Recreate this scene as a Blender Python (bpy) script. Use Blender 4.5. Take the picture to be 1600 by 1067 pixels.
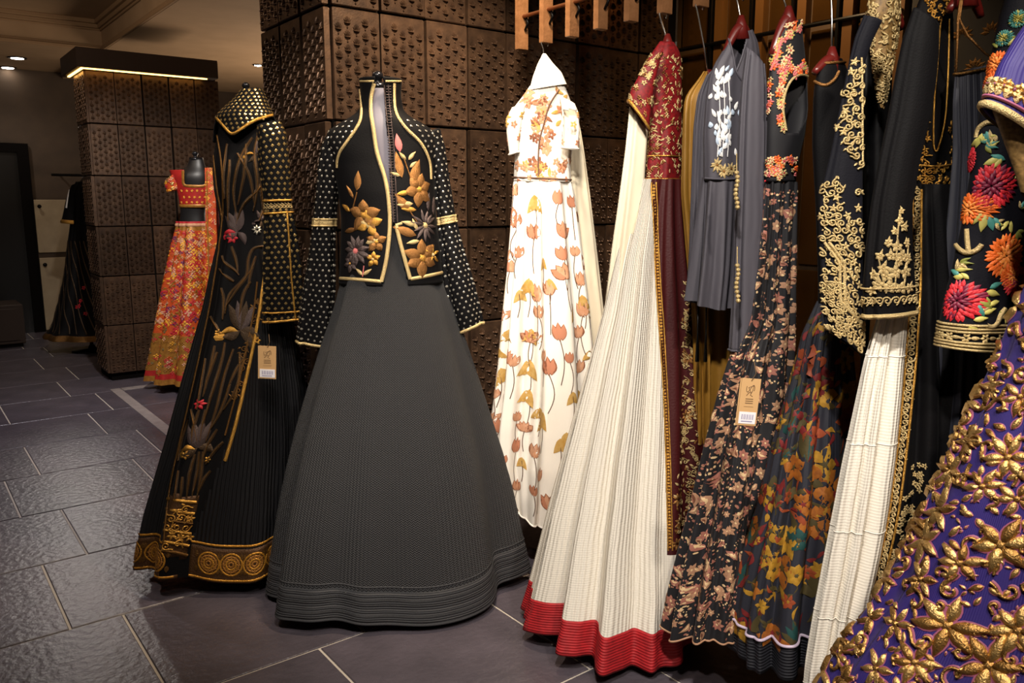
import bpy, math, random
import numpy as np
from mathutils import Vector
from mathutils.bvhtree import BVHTree
random.seed(7); rng = np.random.default_rng(7)
for o in list(bpy.data.objects): bpy.data.objects.remove(o)
S = bpy.context.scene; COL = S.collection
R = math.radians; PI = math.pi
# ------------------------------------------------------------------ camera, world, lights, exposure
# world X runs along the panelled wall, world Y along the clothes rail; metres
FOC, HC, AZ = 1270.0, 1.2, R(52.5); PIT = math.atan(218/1270)
cam = bpy.data.cameras.new('camera'); camo = bpy.data.objects.new('camera', cam); COL.objects.link(camo)
camo.location = (0, 0, HC); camo.rotation_euler = (PI/2-PIT, 0, AZ-PI/2)
cam.sensor_width = 36; cam.lens = 36*FOC/1600; cam.clip_start = .05
S.camera = camo
S.view_settings.view_transform = 'Standard'; S.view_settings.look = 'None'
S.view_settings.gamma = 1; S.view_settings.use_curve_mapping = False
S.view_settings.exposure = 0.0
W = bpy.data.worlds.new('world'); S.world = W; W.use_nodes = True
W.node_tree.nodes['Background'].inputs[0].default_value = (1.0, .82, .66, 1)
W.node_tree.nodes['Background'].inputs[1].default_value = .065
def spot(name, loc, aim, watts, ang, blend=.5, col=(1, .89, .76), size=.05):
    l = bpy.data.lights.new(name, 'SPOT'); l.energy = watts; l.color = col
    l.spot_size = R(ang); l.spot_blend = blend; l.shadow_soft_size = size
    o = bpy.data.objects.new(name, l); COL.objects.link(o); o.location = loc
    o.rotation_euler = (Vector(aim)-Vector(loc)).to_track_quat('-Z', 'Y').to_euler(); return o
spot('spot_floral', (.55, .75, 2.45), (1.64, 2.0, 1.42), 112, 40, .8)
spot('spot_white_dress', (.30, .35, 2.45), (1.42, 1.35, .75), 205, 52, .6, (1, .93, .84))
spot('spot_rack', (.75, -.30, 2.45), (1.62, .95, 1.1), 105, 66, .7)
spot('spot_gown', (.1, -.5, 2.45), (1.3, .35, .6), 120, 50, .7)
spot('spot_jacket', (.35, .95, 2.45), (1.18, 2.1, 1.1), 82, 50, .6)
spot('spot_kaftan', (-.1, 1.5, 2.45), (.8, 2.6, .9), 75, 52, .6)
spot('spot_lehenga', (.9, 3.6, 2.45), (1.5, 5.4, .8), 230, 62, .8, (1, .92, .84))
spot('spot_aisle_far', (1.22, 8.2, 2.3), (.45, 3.0, 0), 55, 26, 1, (1, .92, .84), .06)
spot('spot_aisle', (.45, 4.7, 2.5), (.45, 4.4, 0), 105, 90, 1, (.96, .90, 1))
spot('spot_wall', (1.3, 1.75, 2.28), (1.5, 2.42, .9), 120, 90, .8, (1, .78, .54))
spot('spot_pillar_side', (.55, 2.9, 2.45), (1.15, 2.6, 1.4), 11, 80, .8, (1, .80, .6))
spot('spot_far', (.7, 7.9, 2.3), (1.25, 8.6, .4), 18, 110, .8)
spot('spot_mirror', (2.25, 1.75, 2.28), (2.72, 1.85, 1.6), 40, 110, .8, (1, .66, .33))
spot('fill_up_ceiling', (3.6, 6.2, 1.1), (2.6, 6.2, 2.4), 200, 160, 1, (1, .80, .6), .8)  # added uplight, out of sight, stands for light bounced onto the soffit
spot('fill_up_coffer', (.2, 4.6, 2.2), (.6, 5.9, 2.54), 30, 178, 1, (1, .80, .6), .12)  # added fill without a fixture, lightens the coffer and beam
# ------------------------------------------------------------------ geometry helpers
HD = np.array([math.cos(AZ), math.sin(AZ), 0]); RT = np.array([math.sin(AZ), -math.cos(AZ), 0]); ZZ = np.array([0, 0, 1.])
CAM = np.array([0, 0, HC]); FW = HD*math.cos(PIT)-ZZ*math.sin(PIT); UPV = HD*math.sin(PIT)+ZZ*math.cos(PIT)
def ray(x, y): return FW + RT*((x-800)/FOC) - UPV*((y-533.5)/FOC)
def at(x, y, d):
    r = ray(x, y); return CAM + r*(d/(r@HD))
def on_y(x, y, b):
    r = ray(x, y); return CAM + r*(b/r[1])
def on_x(x, y, a):
    r = ray(x, y); return CAM + r*(a/r[0])
def on_z(x, y, z):
    r = ray(x, y); return CAM + r*((z-HC)/r[2])
def proj(P):
    Q = np.asarray(P)-CAM; w = Q@FW
    return 800+FOC*(Q@RT)/w, 533.5-FOC*(Q@UPV)/w
def inpoly(x, y, poly):
    x = np.asarray(x); y = np.asarray(y); c = np.zeros(x.shape, bool); n = len(poly)
    for i in range(n):
        x1, y1 = poly[i]; x2, y2 = poly[i-1]
        c ^= ((y1 > y) != (y2 > y)) & (x < (x2-x1)*(y-y1)/((y2-y1) or 1e-9)+x1)
    return c
LOC = {}
def obj(name, v, f, mats, parent=None, mi=None, smooth=True, uv=None):
    m = bpy.data.meshes.new(name); v = np.asarray(v, float)
    if parent is not None: v = v-LOC[parent.name]
    m.from_pydata(v.tolist(), [], [list(map(int, q)) for q in f]); 
    for mt in (mats if isinstance(mats, (list, tuple)) else [mats]): m.materials.append(mt)
    n = len(m.polygons)
    m.polygons.foreach_set('use_smooth', np.full(n, smooth))
    if mi is not None: m.polygons.foreach_set('material_index', np.asarray(mi, np.int32))
    if uv is not None:
        l = np.zeros(len(m.loops), np.int32); m.loops.foreach_get('vertex_index', l)
        u = m.uv_layers.new(name='UVMap'); u.data.foreach_set('uv', np.asarray(uv, np.float32)[l].ravel())
    m.update()
    o = bpy.data.objects.new(name, m); COL.objects.link(o)
    LOC[o.name] = np.zeros(3)
    if parent is not None: o.parent = parent; LOC[o.name] = LOC[parent.name]
    return o
def tag(o, label=None, cat=None, group=None, kind=None):
    for k, val in (('label', label), ('category', cat), ('group', group), ('kind', kind)):
        if val: o[k] = val
    return o
def thing(name, label, cat, loc, group=None):
    o = bpy.data.objects.new(name, None); COL.objects.link(o); o.location = tuple(map(float, loc)); o.empty_display_size = .1
    LOC[o.name] = np.asarray(loc, float); return tag(o, label, cat, group)
def inst(o, name, loc, parent=None, rz=0):
    c = bpy.data.objects.new(name, o.data); COL.objects.link(c)
    p = LOC[parent.name] if parent is not None else 0
    c.location = tuple(np.asarray(loc, float)-p); c.rotation_euler = (0, 0, rz)
    if parent is not None: c.parent = parent
    return c
class MB:                                   # collects simple solids into one mesh
    def __init__(s): s.v = []; s.f = []; s.m = []
    def add(s, v, f, m=0):
        k = len(s.v); s.v += [list(map(float, p)) for p in v]; s.f += [[i+k for i in q] for q in f]; s.m += [m]*len(f); return s
    def box(s, a, b, m=0, bev=0):
        x0, y0, z0 = a; x1, y1, z1 = b
        if not bev:
            v = [(x, y, z) for z in (z0, z1) for x, y in ((x0, y0), (x1, y0), (x1, y1), (x0, y1))]
            return s.add(v, [(3, 2, 1, 0), (4, 5, 6, 7), (0, 1, 5, 4), (1, 2, 6, 5), (2, 3, 7, 6), (3, 0, 4, 7)], m)
        v = []
        for z, e in ((z0, bev), (z0+bev, 0), (z1-bev, 0), (z1, bev)):
            v += [(x0+e, y0+e, z), (x1-e, y0+e, z), (x1-e, y1-e, z), (x0+e, y1-e, z)]
        f = [(3, 2, 1, 0), (12, 13, 14, 15)]
        for k in range(3):
            for i in range(4): j = (i+1) % 4; f.append((4*k+i, 4*k+j, 4*k+4+j, 4*k+4+i))
        return s.add(v, f, m)
    def tube(s, pts, r, n=8, m=0, flat=None):
        pts = [np.asarray(p, float) for p in pts]; N = len(pts); rs = r if hasattr(r, '__len__') else [r]*N; v = []; f = []
        prev = None
        for i, p in enumerate(pts):
            t = pts[min(i+1, N-1)]-pts[max(i-1, 0)]; t = t/(np.linalg.norm(t) or 1)
            a = prev if prev is not None else (np.array([1., 0, 0]) if abs(t[0]) < .8 else np.array([0, 1., 0]))
            a = a-t*(a@t); a /= np.linalg.norm(a); b = np.cross(t, a); prev = a
            for k in range(n): q = 2*PI*k/n; v.append(p+rs[i]*(a*math.cos(q)+b*math.sin(q)))
        for i in range(N-1):
            for k in range(n): f.append((i*n+k, i*n+(k+1) % n, (i+1)*n+(k+1) % n, (i+1)*n+k))
        f += [tuple(range(n))[::-1], tuple((N-1)*n+k for k in range(n))]
        return s.add(v, f, m)
    def lathe(s, c, prof, n=24, m=0):
        c = np.asarray(c, float); v = []; f = []
        for r, z in prof:
            for k in range(n): q = 2*PI*k/n; v.append(c+[r*math.cos(q), r*math.sin(q), z])
        for i in range(len(prof)-1):
            for k in range(n): f.append((i*n+k, i*n+(k+1) % n, (i+1)*n+(k+1) % n, (i+1)*n+k))
        f += [tuple(range(n))[::-1], tuple((len(prof)-1)*n+k for k in range(n))]
        return s.add(v, f, m)
    def build(s, name, mats, parent=None, smooth=False): return obj(name, s.v, s.f, mats, parent, s.m, smooth)
# ------------------------------------------------------------------ materials
def lin(h):
    h = h.lstrip('#'); c = [int(h[i:i+2], 16)/255 for i in (0, 2, 4)]
    return tuple((x/12.92 if x <= .04045 else ((x+.055)/1.055)**2.4) for x in c)+(1,)
def mat(name, col, rough=.7, metal=0, sheen=0, noise=None, bump=None, waves=None, rnd=0, spec=.5, sub=None, coat=0):
    """noise=(scale, colour2, contrast) mottling; bump=(scale, strength); waves=[(axis, freq per metre, strength)] woven or pleated relief on UV metres"""
    m = bpy.data.materials.new(name); m.use_nodes = True; nt = m.node_tree; N = nt.nodes; L = nt.links
    b = N['Principled BSDF']; b.inputs['Roughness'].default_value = rough; b.inputs['Metallic'].default_value = metal
    b.inputs['Specular IOR Level'].default_value = spec
    c = lin(col); b.inputs['Base Color'].default_value = c
    if sheen: b.inputs['Sheen Weight'].default_value = sheen; b.inputs['Sheen Roughness'].default_value = .35; b.inputs['Sheen Tint'].default_value = (min(1, c[0]*3+.25),)*3+(1,)
    if coat: b.inputs['Coat Weight'].default_value = coat
    tc = N.new('ShaderNodeTexCoord'); cur = None
    if noise:
        n = N.new('ShaderNodeTexNoise'); n.inputs['Scale'].default_value = noise[0]; n.inputs['Detail'].default_value = 6
        L.new(tc.outputs['Object'], n.inputs['Vector'])
        r = N.new('ShaderNodeValToRGB'); k = noise[2]; r.color_ramp.elements[0].position = .5-k; r.color_ramp.elements[1].position = .5+k
        r.color_ramp.elements[0].color = c; r.color_ramp.elements[1].color = lin(noise[1]); L.new(n.outputs['Fac'], r.inputs[0]); cur = r.outputs[0]
        L.new(cur, b.inputs['Base Color'])
    if rnd:
        oi = N.new('ShaderNodeObjectInfo'); hs = N.new('ShaderNodeHueSaturation'); mr = N.new('ShaderNodeMapRange')
        mr.inputs['To Min'].default_value = 1-rnd; mr.inputs['To Max'].default_value = 1+rnd; L.new(oi.outputs['Random'], mr.inputs['Value'])
        L.new(mr.outputs[0], hs.inputs['Value'])
        if cur: L.new(cur, hs.inputs['Color'])
        else: hs.inputs['Color'].default_value = c
        L.new(hs.outputs[0], b.inputs['Base Color'])
    hgt = None
    def addh(sock, k):
        nonlocal hgt
        mu = N.new('ShaderNodeMath'); mu.operation = 'MULTIPLY'; mu.inputs[1].default_value = k; L.new(sock, mu.inputs[0])
        if hgt is None: hgt = mu.outputs[0]
        else:
            ad = N.new('ShaderNodeMath'); ad.operation = 'ADD'; L.new(hgt, ad.inputs[0]); L.new(mu.outputs[0], ad.inputs[1]); hgt = ad.outputs[0]
    for ax, fr, st in (waves or []):
        sp = N.new('ShaderNodeSeparateXYZ'); L.new(tc.outputs['UV'], sp.inputs[0])
        if ax == 'zig':                      # chevron weave
            t = N.new('ShaderNodeMath'); t.operation = 'PINGPONG'; t.inputs[1].default_value = .006; L.new(sp.outputs[0], t.inputs[0])
            ad = N.new('ShaderNodeMath'); ad.operation = 'ADD'; L.new(t.outputs[0], ad.inputs[0]); L.new(sp.outputs[1], ad.inputs[1]); src = ad.outputs[0]
        else: src = sp.outputs[0 if ax == 'u' else 1]
        mu = N.new('ShaderNodeMath'); mu.operation = 'MULTIPLY'; mu.inputs[1].default_value = fr*2*PI; L.new(src, mu.inputs[0])
        nz = N.new('ShaderNodeTexNoise'); nz.inputs['Scale'].default_value = 9; L.new(tc.outputs['UV'], nz.inputs['Vector'])
        nm = N.new('ShaderNodeMath'); nm.operation = 'MULTIPLY_ADD'; nm.inputs[1].default_value = 0 if ax == 'zig' else 5; L.new(nz.outputs['Fac'], nm.inputs[0]); L.new(mu.outputs[0], nm.inputs[2])
        si = N.new('ShaderNodeMath'); si.operation = 'SINE'; L.new(nm.outputs[0], si.inputs[0]); addh(si.outputs[0], st)
    if bump:
        n = N.new('ShaderNodeTexNoise'); n.inputs['Scale'].default_value = bump[0]; n.inputs['Detail'].default_value = 5
        L.new(tc.outputs['Object'], n.inputs['Vector']); addh(n.outputs['Fac'], bump[1])
    if hgt is not None:
        bp = N.new('ShaderNodeBump'); bp.inputs['Distance'].default_value = .004; bp.inputs['Strength'].default_value = 1
        L.new(hgt, bp.inputs['Height']); L.new(bp.outputs[0], b.inputs['Normal'])
    if sub: b.inputs['Transmission Weight'].default_value = 0
    return m
def emit(name, col, st):
    m = bpy.data.materials.new(name); m.use_nodes = True; b = m.node_tree.nodes['Principled BSDF']
    b.inputs['Base Color'].default_value = lin(col); b.inputs['Emission Color'].default_value = lin(col); b.inputs['Emission Strength'].default_value = st; return m
M = {}
def dm(k, *a, **kw): M[k] = mat(k, *a, **kw)
dm('slate', '#423d43', .33, noise=(6, '#575058', .25), bump=(45, .75), rnd=.14, spec=.5)
dm('grout', '#b5aca0', .8, bump=(200, .2))
dm('pale_stone', '#8f8682', .5, noise=(20, '#776f6c', .2))
dm('bronze', '#624b3a', .36, .6, noise=(30, '#44342a', .2), rnd=.35, bump=(160, .12))
dm('dark_core', '#0a0706', .9, spec=.1)
dm('plaster', '#a48768', .8, noise=(5, '#957a5c', .25), bump=(60, .1))
dm('plaster_white', '#8a7460', .8)
dm('cornice', '#8f7253', .7)
dm('wall_brown', '#493a2d', .8, noise=(8, '#3e3126', .2))
dm('door_dark', '#070505', .35)
dm('cabinet', '#9a8a70', .55, noise=(12, '#8b7b62', .2))
dm('canopy', '#2a1d15', .6, spec=.3)
M['led'] = emit('led', '#ffc062', 7); M['lamp'] = emit('lamp', '#fff1dd', 22)
dm('wood', '#80593a', .45, noise=(26, '#664428', .2), bump=(90, .3))
dm('copper', '#b07a55', .3, .9); dm('steel', '#c9c6c2', .25, 1); dm('black_metal', '#0d0c0c', .35, .6)
dm('mirror_bronze', '#6b4a24', .16, .75, noise=(3, '#4d3418', .25)); dm('mullion', '#5e3f1e', .4, .3); dm('shelf_back', '#3a2712', .6)
dm('form_black', '#131214', .45); dm('knob', '#2a2a2e', .2, .7)
dm('velvet', '#070608', .7, sheen=.05, bump=(300, .12), spec=.14); dm('velvet_blue', '#101017', .7, sheen=.06, bump=(300, .12), spec=.14)
dm('satin_black', '#0a0a0c', .38, bump=(40, .2)); dm('pleat_black', '#131316', .42, waves=[('u', 60, .5)])
dm('grey_quilt', '#323235', .75, waves=[('zig', 150, .4)]); dm('grey_band', '#303033', .75, waves=[('v', 160, .2)])
dm('grey_lining', '#6f6b78', .5)
dm('gold', '#c69444', .34, .85, bump=(500, .5)); dm('gold_dark', '#6a4a22', .4, .75, bump=(500, .5)); dm('gold_pale', '#c9b07c', .4, .55, bump=(500, .6))
dm('antique', '#463626', .42, .65, bump=(400, .6)); dm('copper_thread', '#8f6437', .36, .8, bump=(500, .5)); dm('silver_thread', '#574a48', .36, .7, bump=(500, .5))
dm('sequin', '#e8e2d2', .22, .8); dm('sequin_gold', '#d8b878', .25, .85)
dm('brocade', '#9a672a', .45, .5, bump=(300, .8)); dm('brocade_light', '#c0862f', .4, .6, bump=(300, .6)); dm('brocade_dark', '#4a2f14', .5, .4, bump=(300, .6))
dm('red_thread', '#b3202c', .6); dm('pink_thread', '#c46a68', .6); dm('red_hem', '#b0161e', .65, waves=[('v', 140, .12)], noise=(60, '#8d1018', .2))
dm('maroon', '#3c0a0c', .6, bump=(200, .2), spec=.3); dm('red_bodice', '#7a0f14', .6, noise=(120, '#560b0f', .15), spec=.3)
dm('white_crinkle', '#e6dfd2', .75, waves=[('u', 60, .26), ('v', 160, .03)]); dm('white_cloth', '#efe9df', .7, bump=(60, .15)); dm('cream', '#dfd3ba', .75, waves=[('u', 20, .2)])
dm('print_peach', '#cf9f80', .75, noise=(60, '#b8805c', .25)); dm('print_ochre', '#c2a060', .75, noise=(60, '#b08436', .2)); dm('print_brown', '#9a6446', .75, noise=(60, '#6d3a24', .2)); dm('print_line', '#5b4030', .75); dm('print_rust', '#b87a5c', .75)
dm('orange_silk', '#c4561c', .5, noise=(40, '#a83416', .2)); dm('orange_red', '#a81f1a', .55, noise=(30, '#8d1614', .2)); dm('orange_gold', '#a9772f', .45, .3, noise=(60, '#8a5a24', .2)); dm('o_yellow', '#e0a030', .5); dm('o_purple', '#6a2a4a', .5); dm('dupatta_red', '#8e1a1e', .6)
dm('mustard', '#8c6420', .55, waves=[('u', 14, .3)])
dm('shirt_grey', '#48454d', .7, waves=[('u', 40, .12)]); dm('white_thread', '#e9e7e6', .55, bump=(500, .5)); dm('blue_thread', '#aebdd0', .6)
dm('paisley_black', '#141318', .7, sheen=.1); dm('p_tan', '#a87f62', .7); dm('p_pink', '#9c6455', .7); dm('p_cream', '#d9b98c', .7); dm('p_brown', '#6a3f2c', .7)
dm('sheer_dark', '#23242e', .6, sheen=.06, waves=[('u', 60, .06)]); dm('f_orange', '#a8641c', .65, noise=(80, '#7d4414', .25)); dm('f_yellow', '#b08424', .65, noise=(80, '#8a6218', .25)); dm('f_red', '#7a1c1c', .65, noise=(80, '#5a1416', .2)); dm('f_teal', '#17413f', .65); dm('f_olive', '#443a1c', .65); dm('f_rust', '#8a3c1c', .65)
dm('hem_quilt', '#191a22', .6, waves=[('v', 140, .15)]); dm('pipe_pale', '#b5a5b8', .5)
dm('em_red', '#c0202c', .55, bump=(400, .3)); dm('em_crimson', '#6e1230', .55); dm('em_orange', '#e0661c', .55, bump=(400, .3)); dm('em_orange2', '#ef9040', .55); dm('em_green', '#7d8038', .55); dm('em_teal', '#3f8078', .55); dm('em_lime', '#b5ab5a', .55)
dm('purple', '#291b6a', .6, sheen=.1, waves=[('u', 160, .05)]); dm('puffy_gold', '#cfa96a', .33, .85, bump=(260, .5)); dm('puffy_gold2', '#a88048', .35, .85, bump=(260, .5)); dm('pink_cord', '#94506e', .55)
dm('net_gold', '#8a6b3c', .6, noise=(160, '#5f4722', .15))
dm('hanger_wood', '#5a1612', .35, coat=.4); dm('card', '#c39b6a', .8); dm('card_dark', '#6a5136', .8); dm('label_white', '#e4e0e4', .7); dm('label_ink', '#8a86a6', .7)
dm('damask', '#140f0c', .7)
# ------------------------------------------------------------------ lofted cloth
def smooth1(a, k):
    for _ in range(k):
        b = a.copy(); b[1:-1] = (a[:-2]+2*a[1:-1]+a[2:])/4; a = b
    return a
class Loft:
    """cloth tube: rows (y, xl, xr) or (xl, yl, xr, yr) give its width at its own distance; ring depth = ratio*width; folds are real waves"""
    def __init__(s, rows, D, n=120, m=60, ratio=.6, yaw=0, folds=None, hemw=None, sm=3, dd=None, power=1, ph=0):
        rr = []
        for r in rows:
            if len(r) == 3: r = (r[1], r[0], r[2], r[0])
            rr.append(r)
        rr = np.array([x[:4] for x in rr], float)
        cx = (rr[:, 0]+rr[:, 2])/2; cy = (rr[:, 1]+rr[:, 3])/2
        t = np.r_[0, np.cumsum(np.hypot(np.diff(cx), np.diff(cy)))]; t /= t[-1]
        T = np.linspace(0, 1, m+1); s.T = T
        q = [smooth1(np.interp(T, t, rr[:, k]), sm) for k in range(4)]
        rt = ratio if hasattr(ratio, '__len__') else [ratio]*len(rr); rt = smooth1(np.interp(T, t, rt), sm)
        de = smooth1(np.interp(T, t, dd), sm) if dd is not None else np.zeros(m+1)
        th = np.arange(n)/n*2*PI-PI; s.n = n; s.m = m; s.th = th
        yw = R(yaw); u = RT*math.cos(yw)+HD*math.sin(yw); v = -RT*math.sin(yw)+HD*math.cos(yw)
        fo = np.zeros((m+1, n))
        if folds:
            cnt, a0, a1, pw = folds[:4]; sharp = folds[4] if len(folds) > 4 else .0
            r2 = np.random.default_rng(int(cnt*17+rows[0][0]+ph*3)); f = np.zeros((m+1, n))
            wt = th+.35*np.sin(th*2+ph)*(3/cnt)+.5*np.sin(th*3+1.3*ph)*(2/cnt)
            for k, w in ((cnt, 1), (cnt*2+1, .35), (max(2, cnt//2), .5), (cnt+3, .45)):
                p0 = r2.uniform(0, 6.28); dr = r2.uniform(-.6, .6)
                f += w*np.cos(k*wt[None, :]+p0+dr*T[:, None])
            f /= 1.5
            if sharp: f = np.sign(f)*np.abs(f)**(1-sharp*.5)
            fo = f*(a0+(a1-a0)*T[:, None]**pw)
        P = np.zeros((m+1, n, 3))
        for i in range(m+1):
            l = at(q[0][i], q[1][i], D+de[i]); r = at(q[2][i], q[3][i], D+de[i]); c = (l+r)/2; d = r-l
            hw = math.hypot(d@RT, 0)/2; A = hw/math.sqrt(math.cos(yw)**2+(rt[i]*math.sin(yw))**2); tilt = d[2]/2; B = rt[i]*A
            ct = np.cos(th); st = np.sin(th)
            if power != 1: ct = np.sign(ct)*np.abs(ct)**power; st = np.sign(st)*np.abs(st)**power
            ln = np.hypot(A*np.cos(th), B*np.sin(th))+1e-6
            rad = (np.outer(np.cos(th)*B, u)+np.outer(np.sin(th)*A, v)); rad /= np.linalg.norm(rad, axis=1)[:, None]
            P[i] = c+np.outer(ct*A, u)+np.outer(st*B, v)+np.outer(ct*tilt, ZZ)+rad*np.minimum(fo[i], ln*.6)[:, None]
            if hemw: P[i, :, 2] += hemw[0]*np.cos(hemw[1]*th+hemw[2])*T[i]**3
        s.P = P; s.finish()
    def finish(s):
        P = s.P; du = np.roll(P, -1, 1)-np.roll(P, 1, 1); dv = np.gradient(P, axis=0)
        N = np.cross(dv, du); N /= (np.linalg.norm(N, axis=2)[:, :, None]+1e-12)
        c = P.mean(1)[:, None, :]
        if ((P-c)*N).sum() < 0: N = -N
        s.N = N
        seg = np.linalg.norm(np.roll(P, -1, 1)-P, axis=2); s.circ = seg.sum(1)
        s.len = np.r_[0, np.cumsum(np.linalg.norm(np.diff(P, axis=0), axis=2).mean(1))]
        n, m = s.n, s.m
        i, j = np.meshgrid(np.arange(m), np.arange(n), indexing='ij'); k = (j+1) % n
        s.F = np.stack([i*n+j, (i+1)*n+j, (i+1)*n+k, i*n+k], -1).reshape(-1, 4)
        s.V = P.reshape(-1, 3); s._b = None; s.mask = np.ones(len(s.F), bool)
        s.px, s.py = proj(s.V[s.F].mean(1)); s.front = ((s.N.reshape(-1, 3)[s.F[:, 0]])*(CAM-s.V[s.F[:, 0]])).sum(1) > 0
    def inside(s, poly, front=True): return inpoly(s.px, s.py, poly) & (s.front if front else True)
    def cut(s, poly, front=True): s.mask &= ~s.inside(poly, front); return s
    def build(s, name, mats, parent, mask=None, caps=(), thick=0):
        mk = s.mask if mask is None else (s.mask & mask)
        f = s.F[mk].tolist(); 
        if 'top' in caps: f.append(list(range(s.n))[::-1])
        if 'bot' in caps: f.append([s.m*s.n+k for k in range(s.n)])
        cm = s.circ.max()
        uv = np.stack(np.broadcast_arrays(((np.arange(s.n))/s.n*cm)[None, :], -s.len[:, None]), -1).reshape(-1, 2)
        used = np.unique(np.concatenate([np.array(q) for q in f])) if not mk.all() else None
        V, UV = s.V, uv
        if used is not None:
            mp = np.zeros(len(V), int); mp[used] = np.arange(len(used)); V = V[used]; UV = uv[used]; f = [[int(mp[i]) for i in q] for q in f]
        o = obj(name, V, f, mats, parent, uv=UV)
        if thick: md = o.modifiers.new('cloth', 'SOLIDIFY'); md.thickness = thick; md.offset = -1
        return o
    @property
    def bvh(s):
        if s._b is None: s._b = BVHTree.FromPolygons([tuple(p) for p in s.V], [tuple(map(int, q)) for q in s.F])
        return s._b
    def uv(s, px, py):
        d = ray(px, py); h = s.bvh.ray_cast(Vector(CAM), Vector(d).normalized())
        if h[0] is None: return None
        k = h[2]; i, j = divmod(k, s.n); q = s.V[s.F[k]]; p = np.array(h[0])
        ev = q[1]-q[0]; eu = q[3]-q[0]; w = p-q[0]
        fu = np.clip((w@eu)/(eu@eu+1e-12), 0, 1); fv = np.clip((w@ev)/(ev@ev+1e-12), 0, 1)
        return j+fu, i+fv
    def pt(s, u, v, h=0):
        v = min(max(v, 0), s.m-1e-4); i = int(v); a = v-i; j = int(math.floor(u)); b = u-j; j0 = j % s.n; j1 = (j+1) % s.n
        g = lambda A: (A[i, j0]*(1-b)+A[i, j1]*b)*(1-a)+(A[i+1, j0]*(1-b)+A[i+1, j1]*b)*a
        p = g(s.P)
        return p+g(s.N)*h if h else p
    def scale(s, u, v):
        i = int(min(max(v, 0), s.m-1)); j = int(u) % s.n
        lu = np.linalg.norm(s.P[i, (j+2) % s.n]-s.P[i, j-2])/4; lv = s.len[i+1]-s.len[i]
        return max(lu, s.circ[i]/s.n*.5), max(lv, 1e-4)
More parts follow.
